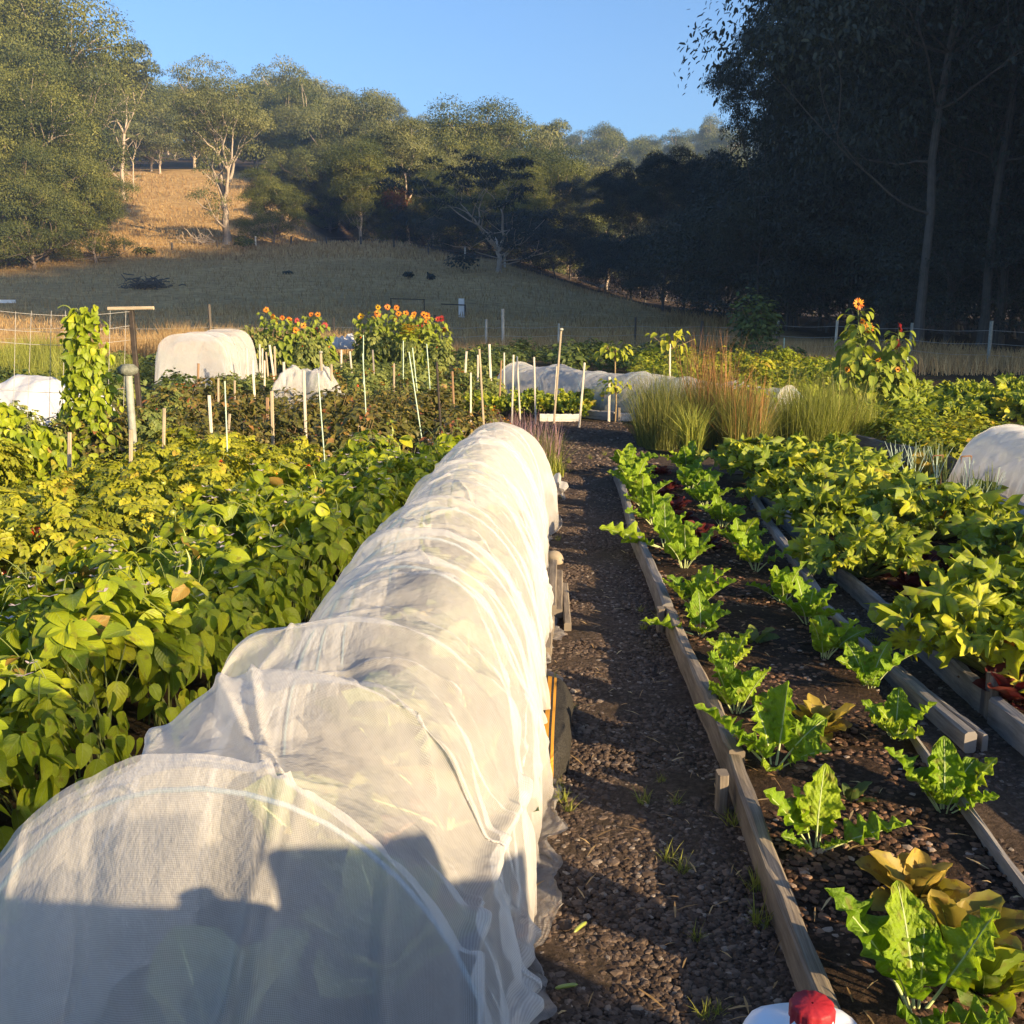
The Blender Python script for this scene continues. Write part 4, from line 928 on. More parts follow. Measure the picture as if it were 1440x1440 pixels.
for (x, y) in ((4.35, 10.0), (4.7, 10.4), (4.25, 10.9), (4.75, 11.1), (4.3, 11.7), (4.8, 11.9), (5.2, 11.4), (4.3, 12.4), (4.9, 12.7), (5.4, 12.3), (4.6, 13.3), (5.1, 13.6), (4.3, 13.1), (5.3, 10.7), (5.25, 10.0), (4.8, 9.7)):
    LOW[i % 3].place((x, y, 0), jit(3), rs.uniform(.9, 1.15), None, 'potato plants under the tall sunflower'); i += 1
for y in np.arange(13.5, 24, 1.15):
    for x in np.arange(2.6 + .02 * y, min(.37 * y, 7.5), .95):
        if y < 15.5 and x > 4.2: continue
        LOW[i % 3].place((x + jit(.3), y + jit(.3), 0), jit(3), (1.3, 1.3, rs.uniform(1.2, 2.0)), 'sunlit leafy plant in the beds beyond the tall grass', 'leafy plants beyond the tall grass'); i += 1
for y in np.arange(24.6, 31, 1.3):
    for x in np.arange(4.6, .27 * y, 1.3):
        WEED[i % 3].place((x + jit(.4), y + jit(.4), 0), jit(3), rs.uniform(.7, 1.0), None, 'leafy plants near the far fence'); i += 1

# ---------------------------------------------------------------- grasses
def blades(mb, n, r, h, wid, lean, seed, bend=.8, seg=5, zb=0, rn=(.5, .22)):
    r_ = np.random.RandomState(seed); a = r_.uniform(0, 2 * PI, n); rad = r * np.sqrt(r_.rand(n)) * .4
    L = h * r_.uniform(.35, 1.12, n); ln = lean * np.abs(r_.normal(size=n)); bd = bend * r_.uniform(.3, 1.4, n)
    v = np.linspace(0, 1, seg + 1); ang = ln[:, None] + bd[:, None] * v[None] ** 1.7
    rr = np.concatenate([np.zeros((n, 1)), np.cumsum(np.sin(ang), 1)[:, :-1]], 1) / seg * L[:, None]; zz = np.concatenate([np.zeros((n, 1)), np.cumsum(np.cos(ang), 1)[:, :-1]], 1) / seg * L[:, None]
    o = np.stack([np.cos(a), np.sin(a)], -1); sd = np.stack([-np.sin(a + r_.normal(size=n)), np.cos(a + r_.normal(size=n))], -1)
    w = wid * (1 - v ** 1.5 * .92)
    cx = rad[:, None] * np.cos(a * 3.7)[:, None] + rr * o[:, :1]; cy = rad[:, None] * np.sin(a * 3.7)[:, None] + rr * o[:, 1:]
    Lf = np.stack([cx + sd[:, :1] * w, cy + sd[:, 1:] * w, zz + zb], -1); Rt = np.stack([cx - sd[:, :1] * w, cy - sd[:, 1:] * w, zz + zb], -1)
    V = np.stack([Lf, Rt], 2).reshape(n, -1, 3)
    F1 = np.array([(2 * k, 2 * k + 1, 2 * k + 3, 2 * k + 2) for k in range(seg)]); F = (F1[None] + (np.arange(n) * 2 * (seg + 1))[:, None, None]).reshape(-1, 4)
    mb.add(V.reshape(-1, 3), F, 0, np.repeat(np.clip(r_.normal(rn[0], rn[1], n), 0, 1), 2 * (seg + 1)))
def grass_clump(label, loc, r, h, n, mat, seed, lean=.14, bend=.5, heads=0, hh=1.3, wid=.0035, hmat='rustgrass'):
    t = thing('grass_clump', label, 'tall grass', loc); mb = MB(); blades(mb, n, r, h, wid, lean, seed, bend); mb.build('blades', M[mat], t)
    if heads: mb = MB(); blades(mb, heads, r * .9, hh, .0042, lean * .55, seed + 1, .16, 4); mb.build('flower_stalks', M[hmat], t)
grass_clump('bluish brown grass clump at the left end of the grasses by the path', (1.68, 11.7, 0), .6, .9, 2000, 'grassy', 1, .30, .7, 120, 1.0, .0026, 'grassy')
grass_clump('arching bright green grass tuft at the front of the tall grasses', (1.95, 11.05, 0), .25, .62, 380, 'greengrass', 2, .25, 1.0, wid=.006)
grass_clump('tallest grass clump with rusty orange flower stalks', (2.3, 11.9, 0), .8, .9, 2600, 'grassy', 3, .34, .8, 520, 1.25, .0028)
grass_clump('pale reddish grass clump before the rust coloured one', (2.6, 11.35, 0), .6, .78, 2400, 'grassy', 4, .36, .8, 300, .9, .0026)
grass_clump('wide green gold grass clump right of the rusty stalks', (3.5, 12.0, 0), 1.0, .8, 3400, 'greengrass', 5, .48, .9, 220, 1.0, .0028, 'grassy')
grass_clump('loose yellow grass clump at the right end of the grasses', (4.0, 12.2, 0), .9, .68, 1800, 'greengrass', 6, .55, 1.0, 80, .9, .003, 'grassy')
grass_clump('upright green grass behind the small topped stake', (2.9, 16.8, 0), .35, .9, 260, 'greengrass', 8, .08, .2, 0)
q = MB(); r_ = np.random.RandomState(4)
t = thing('lavender_bush', 'grey green lavender clump with dusky flower spikes at the far end of the net tunnel', 'lavender', (.16, 9.9, 0))
mb = MB(); blades(mb, 1500, .8, .42, .003, .35, 81, .7); mb.build('blades', M['grassy'], t)
mb = MB(); blades(mb, 420, .8, .60, .0035, .30, 82, .2, 4); mb.build('flower_stalks', M['petal_p'], t)
t = thing('grass_tuft', 'bright green grass tuft at the foot of the lavender', 'grass', (.33, 9.55, 0)); mb = MB(); blades(mb, 500, .4, .26, .004, .4, 83, .9); mb.build('blades', M['greengrass'], t)
# little weeds along the paths
mb = MB(); blades(mb, 40, .06, .09, .002, .6, 90, .9, 3); WEEDME = thing('path_weed', 'little green grass weed growing in the gravel path', 'weed', group='small weeds in the path'); mb.build('blades', M['greengrass'], WEEDME); WK = Kind(WEEDME)
for (px, py) in ((790, 1125), (800, 1140), (785, 1110), (960, 1225), (1030, 1160), (905, 1130), (940, 1210), (955, 880), (905, 885), (930, 870), (900, 860), (780, 960), (800, 1000), (785, 760), (790, 700), (980, 1320), (990, 1430), (1010, 1425), (1070, 1300), (1060, 1250), (800, 650), (850, 640), (830, 645), (780, 835), (1230, 905), (1225, 890), (930, 1100), (950, 1130)):
    x, y = G(px, py, .02); WK.place((x, y, .015), jit(3), rs.uniform(.45, 1.0))
for k, (px, py, rz) in enumerate(((817, 1307, .9), (797, 1391, .25))):
    q = MB(); u = np.linspace(-1, 1, 12); q.tube(np.stack([u * .028, .004 * np.cos(u), .006 + 0 * u], -1), .0052 * (1 - u ** 6 * .8), 7); x, y = G(px, py, .03)
    o = q.build('bean_pod', M['greenfruit']); o.location = (x, y, .03); o.rotation_euler = (0, 0, rz); tag(o, ['green bean pod lying on the gravel, farther from the camera', 'green bean pod lying on the gravel nearest the camera'][k], 'bean pod')
# ---------------------------------------------------------------- sunflowers
SUN_PHI, SUN_EL = math.radians(50), math.radians(16)
TO_SUN = np.array((math.sin(SUN_PHI) * math.cos(SUN_EL), -math.cos(SUN_PHI) * math.cos(SUN_EL), math.sin(SUN_EL)))
def make_sunflower(name, label, loc, H, seed, petal, head=.075, leafy=16, bottom=.15, leafsz=.19, group=None, nheads=1, faced=(.25, -1, .1)):
    r_ = np.random.RandomState(seed); t = thing(name, label, 'sunflower', loc, 0, 1, group)
    lx, ly = r_.normal(size=2) * .05 * H; u = np.linspace(0, 1, 12)
    sp = np.stack([lx * u ** 1.5, ly * u ** 1.5, u * H], -1)
    st = MB(); st.tube(sp, np.linspace(.014, .007, 12), 7)
    lf = MB()
    if leafy:
        k = leafy; f = np.sort(r_.uniform(bottom, .95, k)); az = np.arange(k) * 2.4 + r_.normal(size=k) * .4
        o = np.stack([np.cos(az), np.sin(az), 0 * az], -1); b = np.stack([np.interp(f, u, sp[:, 0]), np.interp(f, u, sp[:, 1]), f * H], -1)
        tip = b + o * r_.uniform(.07, .2, k)[:, None] + np.array((0, 0, .04))
        for q in range(k): st.tube([b[q], (b[q] + tip[q]) / 2 + (0, 0, .01), tip[q]], .003, 4)
        s = leafsz * np.interp(f, [0, .35, 1], [.8, 1.1, .55]) * r_.uniform(.7, 1.2, k)
        lf.inst(T_HEART, frames(nrmz(o * .8 + np.array((0, 0, -.6)) + r_.normal(size=(k, 3)) * .2), nrmz(o * .5 + np.array((.3, -.3, .7)) + r_.normal(size=(k, 3)) * .25), s), tip, np.clip(r_.normal(.5, .2, k), 0, 1))
        lf.build('foliage', M['sunfl'], t)
    for h in range(nheads):
        top = sp[-1] if h == 0 else sp[int(11 - h * 1.5)] + r_.normal(size=3) * (.12, .12, .04)
        if h: st.tube([sp[int(10 - h * 1.5)], top], .004, 5)
        fd = nrmz(np.array(faced) + r_.normal(size=3) * .22)
        R = frames(np.array([[0, 0, 1.]]) - fd[None] * fd[2], fd[None])[0]; c = top + fd * .02
        n = 18; a = np.arange(n) * 2 * PI / n + r_.normal(size=n) * .06
        Y0 = np.stack([np.cos(a), np.sin(a), .12 + .15 * r_.normal(size=n)], -1); P0 = np.stack([np.cos(a), np.sin(a), 0 * a], -1) * head * .42
        pt = MB(); pt.inst(T_PET, frames(Y0 @ R.T, np.tile(fd, (n, 1)), head * r_.uniform(.8, 1.15, n)), P0 @ R.T + c, r_.rand(n))
        fh = pt.build('flower_head', M[petal], t)
        dk = MB(); pr = np.array([(.001, .018), (head * .25, .016), (head * .42, .006), (head * .45, -.008), (.004, -.02)]); dk.lathe(pr, 14); 
        dk.V = [v @ R.T + c for v in dk.V]; dk.build('disc', M['disc'], fh)
    st.build('stem', M['stem'], t)
    return t
def head_list(pts, Y, seed, lab, group, reds=(), leafsz=.2, faced=(.25, -1, .1)):
    r_ = np.random.RandomState(seed)
    for k, (px, py) in enumerate(pts):
        p = PT(px, py, Y + r_.uniform(-.5, .5)); H = p[2]
        red = k in reds
        make_sunflower('sunflower', ('red ' if red else 'orange ') + lab, (p[0], p[1], 0), H, seed * 31 + k, 'petal_r' if red else ('petal_o' if r_.rand() < .8 else 'petal_y'), r_.uniform(.045, .066), 40, .10, leafsz, group, 1, faced)
head_list([(377, 445), (383, 450), (400, 447), (406, 449), (424, 451), (434, 442), (446, 443), (432, 458), (407, 465), (412, 465), (448, 464), (458, 458), (462, 486), (366, 436)], 25.3, 3, 'sunflower in the left clump behind the rows of pale stakes', 'sunflowers of the left clump', (4, 10, 11))
head_list([(529, 432), (543, 432), (555, 433), (523, 441), (533, 442), (562, 441), (571, 441), (578, 442), (556, 449), (586, 445), (594, 443), (598, 447), (606, 444), (613, 449), (618, 448), (624, 464), (596, 455), (588, 457), (602, 461), (585, 476), (590, 481), (512, 445), (519, 448)], 25.6, 5, 'sunflower in the right clump before the bare paddock', 'sunflowers of the right clump', (13, 14, 17))
# companions that fill the two clumps
i = 0
for px, Y, s in ((358, 25.0, 1.5), (372, 25.2, 1.35), (392, 25.0, 1.15), (412, 25.1, 1.1), (432, 24.9, 1.15), (450, 25.2, 1.1), (515, 25.4, 1.35), (530, 25.2, 1.4), (548, 25.4, 1.3), (566, 25.3, 1.3), (585, 25.1, 1.2), (604, 25.2, 1.2), (620, 25.0, 1.1)):
    p = PT(px, 500, Y); GREY[i % 4].place((p[0], Y, 0), jit(3), (.75, .75, s), 'leafy green growth at the foot of the sunflower clumps', 'greenery below the sunflowers'); i += 1
mb, P = bush_mesh(150, .42, .62, T_LAN, .13, 77, None, .2, .3, .1)
t = make_bush('goldenrod_bush', 'mass of bright yellow blooms low in the right sunflower clump', 'flowering plant', mb, P, 'sunny', 77, 14, flowers=('flower', 'petal_y', 46, .085)); p = PT(575, 470, 24.6); t.location = (p[0], 24.6, .55)
mb = MB(); [mb.tube([(jit(.2), jit(.2), -.55), (jit(.2), jit(.2), .2)], .008, 5) for k in range(8)]; mb.build('stem', M['stem'], t)

# the tall sunflower on the right: three stalks of one stand
for k, (px, py, Y, hn, lab) in enumerate(((1219, 428, 14.6, 2, 'tallest sunflower at right with an orange head facing the garden'), (1268, 462, 14.7, 2, 'shorter sunflower right beside the tallest one, heads turned away'), (1196, 470, 14.5, 1, 'leafy budding sunflower left of the tallest one'), (1245, 490, 14.9, 1, 'leafy sunflower stalk between the two flowering ones'), (1207, 452, 14.4, 1, 'sunflower stalk with a small bud close behind the tallest one'), (1232, 505, 14.2, 1, 'low leafy sunflower before the tallest one'), (1186, 520, 14.2, 1, 'lowest leafy sunflower at the left of the tall stand'), (1262, 520, 14.3, 1, 'low leafy sunflower at the right of the tall stand'))):
    p = PT(px, py, Y); make_sunflower('sunflower', lab, (p[0], Y, 0), p[2], 900 + k, 'petal_o' if k != 1 else 'petal_r', .06 if k < 2 else .03, 95, .03, .19, None, hn, (-.1, -1, .15) if k != 1 else (1, -.2, .1))
p = PT(1215, 560, 14.4)
for k, (dx, dy, s) in enumerate(((-.15, -.1, .9), (.35, .1, 1.0), (.1, .35, 1.1))): GREY[k].place((p[0] + dx, p[1] + dy, 0), k, s, 'leafy growth at the foot of the tall sunflower', 'greenery round the tall sunflower')

# ---------------------------------------------------------------- stakes, canes and posts
STK = [(98, 608, 97, 690, 7.8, 'stake', .030), (184, 604, 184, 712, 7.2, 'stake', .028), (231, 574, 229, 676, 8.5, 'stake', .026), (294, 556, 300, 655, 9.2, 'palestake', .028), (316, 536, 322, 700, 7.5, 'cane', .009), (323, 582, 320, 625, 9.6, 'stake', .025), (382, 550, 384, 630, 10.2, 'stake', .034), (376, 559, 376, 588, 11, 'rustwood', .035), (427, 521, 430, 610, 10.5, 'palestake', .03), (447, 525, 459, 680, 8.1, 'cane', .009), (451, 497, 454, 552, 14, 'stake', .035), (466, 512, 467, 552, 14, 'stake', .03), (510, 497, 516, 607, 9.8, 'cane', .009), (511, 471, 511, 505, 16, 'cane', .012), (575, 495, 590, 596, 10, 'cane', .010), (580, 489, 585, 535, 15, 'cane', .013), (600, 484, 604, 537, 15, 'cane', .013), (614, 509, 619, 592, 10.3, 'steel', .024), (636, 522, 638, 567, 12.5, 'rustwood', .026), (662, 524, 662, 580, 11.5, 'palestake', .02), (674, 491, 679, 577, 11.5, 'stake', .024), (656, 494, 654, 529, 18, 'palestake', .04), (672, 499, 672, 530, 17, 'palestake', .03), (688, 484, 690, 530, 17, 'palestake', .04), (567, 479, 567, 525, 17, 'cane', .014), (524, 492, 525, 510, 18, 'greyplank', .03), (480, 492, 480, 505, 20, 'palestake', .035), (492, 494, 493, 505, 20, 'palestake', .035), (554, 511, 554, 540, 15, 'stake', .03), (365, 484, 366, 530, 18, 'palestake', .03), (369, 490, 369, 520, 18, 'palestake', .03), (379, 485, 385, 530, 17, 'palestake', .035), (374, 495, 377, 530, 17.5, 'stake', .03), (386, 487, 387, 520, 19, 'stake', .035), (399, 509, 400, 540, 15, 'palestake', .036), (347, 490, 348, 525, 19, 'palestake', .04), (355, 507, 358, 560, 13, 'palestake', .03), (372, 507, 372, 540, 15, 'palestake', .025), (307, 532, 307, 567, 13, 'stake', .025), (330, 535, 330, 570, 13, 'stake', .025), (279, 511, 278, 552, 14, 'rustwood', .03), (709, 496, 709, 527, 17, 'palestake', .026), (705, 507, 704, 530, 16, 'rustwood', .026), (722, 499, 721, 545, 14, 'palestake', .026), (727, 501, 729, 540, 14.5, 'palestake', .024), (751, 502, 752, 542, 14, 'palestake', .026), (789, 465, 782, 555, 14, 'stake', .028), (822, 510, 817, 570, 13.5, 'palestake', .030), (783, 515, 782, 530, 15, 'palestake', .022), (857, 530, 856, 585, 14.2, 'palestake', .038), (942, 484, 942, 532, 16, 'palestake', .028), (1, 700, 0, 790, 6.5, 'stake', .03), (892, 540, 892, 570, 14.5, 'greyplank', .022), (1133, 515, 1131, 560, 30, 'cane', .03), (1103, 475, 1101, 512, 30, 'cane', .03), (1276, 489, 1276, 530, 15.5, 'cane', .018)]
CN = {'stake': 'brown wooden stake', 'palestake': 'pale bleached wooden stake', 'cane': 'thin pale green cane', 'steel': 'dark steel post', 'rustwood': 'reddish brown wooden stake', 'greyplank': 'grey weathered stake'}
ROWN = lambda Y, x: ('among tomato plants behind the beans' if Y < 9.7 else 'in the dark berry thicket' if Y < 13.2 else 'in the far tomato rows' if x < -.4 else 'by the low far net tunnel') if x < 2 else 'beyond the tall grass clumps'
buck = {}
for s in sorted(STK, key=lambda q: q[0]):
    x = (s[0] - 720) / 1440 * s[4]; buck.setdefault((CN[s[5]], ROWN(s[4], x)), []).append(s)
for (nm, row), L in buck.items():
    for k, (x0, y0, x1, y1, Yd, mt, w) in enumerate(L):
        a = PT(x0, y0, Yd); b = PT(x1, y1, Yd); d = (b - a) / max(1e-6, a[2] - b[2]); base = a + d * (a[2] + .1)
        base[1] = Yd; q = MB()
        if mt in ('cane', 'steel'): q.tube(np.linspace(base, a, 6), w / 2 if mt == 'steel' else w * .62, 7)
        else: q.box(base, a, w * .95, w * .85, 0, .5, 5, .06)
        o = q.build('garden_stake' if mt != 'cane' else 'garden_cane', M[mt], smooth=mt == 'cane')
        pos = '' if len(L) == 1 else (', the leftmost' if k == 0 else ', the rightmost' if k == len(L) - 1 else ', %s from left' % ORD[k].replace('nearest', 'first'))
        tag(o, nm + ' ' + row + pos, 'cane' if mt == 'cane' else 'stake', 'stakes and canes of the garden')
def cap_thing(px, py, Y, r, label):
    p = PT(px, py, Y); q = MB(); q.lathe([(.001, r * .5), (r * .7, r * .4), (r, 0), (r * .8, -r * .5), (.001, -r * .5)], 12, lob=lambda t: 1 + .15 * np.sin(t * 5)); o = q.build('stake_cap', M['galv']); o.location = p; tag(o, label, 'cap')
cap_thing(451, 495, 14, .03, 'round cap on top of the brown stake left of the small white cloth')
cap_thing(789, 463, 14, .035, 'dark round cap on the tall leaning stake beside the path')
# young leafy tops on the two small staked trees
for k, (px, py, Y, s, lab) in enumerate(((942, 478, 16, 1, 'leafy top of the small tree tied to the pale stake beyond the grasses'), (865, 492, 16, .8, 'small pale leafed young tree behind the low net tunnel'), (866, 540, 14.2, .6, 'straggly yellow vine on the bare stake at the path end'))):
    r_ = np.random.RandomState(40 + k); p = PT(px, py, Y); t = thing('young_tree', lab, 'young tree', (p[0], Y, 0)); n = 34; H = p[2]
    P = np.stack([r_.normal(size=n) * .17 * s, r_.normal(size=n) * .1, H + r_.uniform(-.12, .12, n) * s], -1); o = nrmz(P - (0, 0, H)); mb = MB()
    mb.inst(T_HEART, frames(nrmz(o + np.array((0, 0, -.8)) + r_.normal(size=(n, 3)) * .3), nrmz(o + np.array((.3, -.5, .4))), .13 * s * r_.uniform(.6, 1.2, n)), P, r_.uniform(.5, 1, n)); mb.build('crown', M['sunny'], t)
    q = MB(); q.tube([(0, 0, 0), (.01, 0, H * .5), (0, 0, H)], .012, 6); [q.tube([(0, 0, H - .15), P[j]], .004, 4) for j in range(10)]; q.build('trunk', M['drystem'], t)

# T post with crossbar, galvanised post, wire mesh on the left
tp = thing('trellis_post', 'dark steel trellis post with a wooden crossbar at its top', 'post', (-4.1, 11.2, 0))
a = PT(184, 432, 11.0); b = PT(200, 612, 11.0)
q = MB(); q.box(b - (0, 0, .35) - np.array(tp.location), a - np.array(tp.location), .05, .05, 0, .5, 4, 0); q.build('upright', M['steel'], tp, False)
l = PT(152, 434, 11.0); r = PT(216, 433, 10.95)
q = MB(); q.box(l - np.array(tp.location), r - np.array(tp.location), .035, .035, 0, .5, 5, .03); q.build('crossbar', M['stake'], tp, False)
a = PT(180, 521, 9.25); gp = thing('galvanised_post', 'grey round galvanised post with a netting wad on top beside the bean column', 'post', (a[0], 9.25, 0))
q = MB(); q.tube([(0, 0, -.1), (0, 0, a[2])], .034, 14); q.build('pipe', M['galv'], gp)
q = MB(); q.lathe([(.001, .06), (.05, .055), (.085, .015), (.08, -.02), (.04, -.045)], 16, lob=lambda t: 1 + .12 * np.sin(t * 6)); o = q.build('net_wad', M['wad'], gp); o.location = (0, 0, a[2])
wm = thing('wire_trellis', 'wide wire mesh trellis carrying the climbing beans at left', 'trellis', (0, 0, 0))
q = MB(); pl = np.array([(-7.2, 8.2), (-5.6, 8.95), (-4.12, 11.0)])
A0 = PT(-30, 434, 9.0); A1 = PT(183, 438, 11.0); 
for zf, y0, y1 in ((0, 434, 438), (1, 461, 458), (2, 478, 478), (3, 545, 545), (4, 600, 600)):
    u = np.linspace(0, 1, 14); a = PT(-30, y0, 9.0); b = PT(184, y1, 11.0); pp = a + (b - a) * u[:, None]; pp[:, 2] -= .05 * np.sin(u * PI); q.tube(pp, .0024, 4)
q.build('line_wire', M['wire'], wm)
for k, px in enumerate((22, 44, 72, 92, 117, 155, 177)):
    Yp = 9.0 + 2.0 * (px + 30) / 214; a = PT(px, 437, Yp); b = PT(px - 5 + jit(3), 640, Yp); q = MB(); q.tube([a, (a + b) / 2, b], .0024, 4); q.build('upright_wire', M['wire'], wm)


i = 0
for y in np.arange(14.5, 27, 1.0):
    for x in np.arange(-.52 * y, max(-.33 * y, -8.2) if y > 18.5 else -.335 * y + .9, .9):
        WEED[i % 3].place((x + jit(.3), y + jit(.3), 0), jit(3), rs.uniform(.5, .85), 'green leafy plant at the left behind the wire trellis', 'leafy plants behind the wire trellis'); i += 1
for (x, y) in ((-4.9, 12.6), (-4.6, 13.6), (-5.2, 14.0), (-4.4, 10.6), (-4.3, 9.4), (-3.7, 10.4), (-4.1, 12.1), (-5.4, 10.9), (-6.3, 10.6)):
    GREY[i % 4].place((x, y, 0), jit(3), .8, 'staked tomato plant round the foot of the trellis post', 'tomatoes round the trellis post'); i += 1

# ---------------------------------------------------------------- white cloths and the other tunnels
def cloth_tunnel(label, axis, hts, hws, seed, mat, ny=160, nt=80, sag=.08, hoopy=True, loc=None, closed=True, box=0.0):
    t = thing('net_tunnel', label, 'net tunnel'); P, uv, Sg, Tg = tunnel_surface(axis, None, hts, hws, ny, nt, seed, sag, .06, .014, box=box)
    mb = MB(); mb.grid(P, 0, .5, uv)
    if closed:
        for E0, sgn in ((P[0], -1), (P[-1], 1)):
            ax_ = np.array(axis, float); dv = nrmz(ax_[0] - ax_[1]) if sgn < 0 else nrmz(ax_[-1] - ax_[-2]); v = np.linspace(0, 1, 24)[:, None]
            wv = fbm(np.linspace(0, 8, E0.shape[0])[None] + 0 * v, v * 2, seed + 3, 2); out = (.18 * v + .03 * wv * v) * (E0[None, :, 2] > .03)
            mb.grid(np.stack([E0[None, :, 0] + dv[0] * out, E0[None, :, 1] + dv[1] * out, E0[None, :, 2] * (1 - v ** 1.1) + .01], -1), 0, .5, np.stack(np.broadcast_arrays(np.linspace(-1, 1, E0.shape[0])[None], v), -1).reshape(-1, 2), sgn < 0)
    mb.build('netting', M[mat], t)
    if hoopy:
        for (x, y), h, w in zip(axis, hts, hws):
            d = nrmz(np.array(axis[-1], float) - np.array(axis[0], float)); hoop_mesh(x, y, w - .006, h - .006, d[1], -d[0], .007).build('hoop', M['hoop'], t)
    return t
cloth_tunnel('low net tunnel running across the garden beyond the path end', [(.12, 18.0), (.75, 16.8), (1.3, 15.75), (1.85, 14.9), (2.4, 14.25), (3.0, 13.7), (3.55, 13.2)], [.60, .64, .60, .64, .62, .60, .56], [.5, .52, .5, .52, .5, .48, .44], 51, 'net')
cloth_tunnel('white net tunnel at the right edge behind the rusty rods', [(4.52, 5.2), (4.50, 6.6), (4.47, 8.0), (4.42, 9.05)], [.52, .52, .52, .52], [.48, .48, .48, .48], 52, 'netR')
a = PT(232, 548, 19.5)
cloth_tunnel('tall boxy white net cover left of the sunflowers', [(-5.95, 19.2), (-5.95, 20.1), (-5.85, 21.2)], [1.05, 1.08, 1.10], [.68, .67, .63], 53, 'net', sag=.11, box=.42)
def cloth_heap(label, loc, lx, ly, h, seed, mat='fleece', rz=0, name='white_cloth', amp=.9):
    u = np.linspace(-1, 1, 70); X_, Y_ = np.meshgrid(u, u, indexing='ij'); rr = np.maximum(np.abs(X_), np.abs(Y_))
    hgt = h * (1 - rr ** 2.2) * (.75 + amp * fbm(X_ * 1.6 + seed, Y_ * 1.6, seed, 2)) + .10 * h * fbm(X_ * 6, Y_ * 2.5, seed + 4, 4) * (1 - rr ** 4) + .012
    ex = 1 + .14 * fbm(np.arctan2(Y_, X_) * 2, rr, seed + 8, 3)
    q = MB(); q.grid(np.stack([X_ * lx * ex, Y_ * ly * ex, np.maximum(hgt, .008)], -1)); o = q.build(name, M[mat]); o.location = loc; o.rotation_euler = (0, 0, rz); return tag(o, label, 'cloth')
x, y = -5.6, 12.0
cloth_heap('rumpled white cloth heap at the left edge behind the wire trellis', (x, y, 0), 1.2, 1.3, .8, 3)
cloth_heap('small white cloth hump among the berry bushes', (PT(432, 540, 14.0)[0], 14.0, .05), .55, .5, 1.0, 8, 'net', amp=.2)
cloth_heap('low grey white cloth at the foot of the left sunflower clump', (PT(478, 480, 27)[0], 27, .5), .45, .6, .5, 9)
cloth_heap('flat white sheet along the right net tunnel', (3.95, 7.3, .05), .16, 1.3, .05, 13, 'fleece', .0)

# red brown rods bent like hoops, onions
for k, (px, py, pxr, pyb, Y, lab) in enumerate(((1326, 640, 20, 690, 7.6, 'bent rusty rod standing by the onions, farther one'), (1366, 641, 15, 720, 6.9, 'bent rusty rod standing before the white tunnel'))):
    a = PT(px - 14, py + 1, Y); b = PT(px, py, Y); c = PT(px - 4, pyb, Y); c[2] = -.05; q = MB(); q.tube([a - (0, 0, .06), a, a + (b - a) * .1, a + (b - a) * .9, b, b - (0, 0, .05), (b[0], Y, .2), (b[0] - .02, Y, -.05)], .0055, 6); tag(q.build('bent_rod', M['rust']), lab, 'rod')
def onion(k):
    r_ = np.random.RandomState(k); t = thing('onion_plant', 'thin drooping onion leaves in the bed beyond the green board', 'onion', group='onions beyond the green board'); q = MB()
    for j in range(7):
        u = np.linspace(0, 1, 8); a = r_.uniform(0, 7); L = r_.uniform(.25, .42); b = r_.uniform(.02, .12)
        q.tube(np.stack([np.cos(a) * b * u ** 1.5, np.sin(a) * b * u ** 1.5, L * u - .15 * b * u ** 4], -1), np.linspace(.005, .0015, 8), 5)
    q.build('leaves', M['cane'] if k % 3 == 0 else M['stem'], t); return Kind(t)
ON = [onion(k) for k in range(3)]
for k in range(46):
    y = rs.uniform(5.2, 9.2); x = rs.uniform(3.3, 3.75) + (y - 7) * .05; ON[k % 3].place((x, y, .05), jit(3), rs.uniform(.6, 1.05))
for k, (px, py, mk, s) in enumerate(((1300, 680, 'lettuce', .3), (1385, 705, 'sunny', .2), (1400, 765, 'sunny', .28), (1440, 775, 'sunny', .25))):
    x, y = G(px, py, .05); plant_of_leaves('leaf_plant', ['brown bronzed lettuce gone to seed among the onions', 'small feathery green plant before the right net tunnel', 'upright broad green plant near the end of the green board', 'broad green plant at the right edge near the green board'][k], 'plant', (x, y, .05), 1300 + k, 11, s, s * .3, mk, 'stem', (.1, .9), (.2, .8), .5, .2, None, .6, None, LT, 12)
for k, (x, y) in enumerate(((4.0, 6.6), (4.15, 6.1), (4.05, 5.6), (3.9, 6.0), (4.25, 5.4))): LOW[k % 3].place((x, y, .03), k, .55, 'low carrot like tops before the right net tunnel', 'low green tops before the right tunnel')

# ---------------------------------------------------------------- fences and paddock things
def post_fence(name, label, pts, hts, mat, wires, r=.045, wood=True):
    t = thing(name, label, 'fence'); tops = []
    for (x, y), h in zip(pts, hts):
        z = float(HT(x, y)); q = MB(); q.tube([(x, y, z - .2), (x + jit(.03), y, z + h)], r * rs.uniform(.7, 1.2), 8); q.build('fence_post', M[mat] if rs.rand() < .7 else M['palestake'], t); tops.append((x, y, z, h))
    for f in wires:
        q = MB(); pp = []
        for (x0, y0, z0, h0), (x1, y1, z1, h1) in zip(tops[:-1], tops[1:]):
            for u in np.linspace(0, 1, 6)[:-1]: pp.append((lerp(x0, x1, u), lerp(y0, y1, u), lerp(z0 + f, z1 + f, u) - .05 * math.sin(u * PI)))
        q.tube(pp, .005, 4); q.build('wire', M['wire'], t)
FX = [(-30, 33.5), (-24, 33.8), (-19, 34), (-14.2, 34), (-10, 34.5), (-6, 35), (-2.6, 35.3), (-.9, 35.5), (-.3, 35.6), (1.6, 36), (4.3, 36.3), (6.6, 36), (9.1, 35.6)]
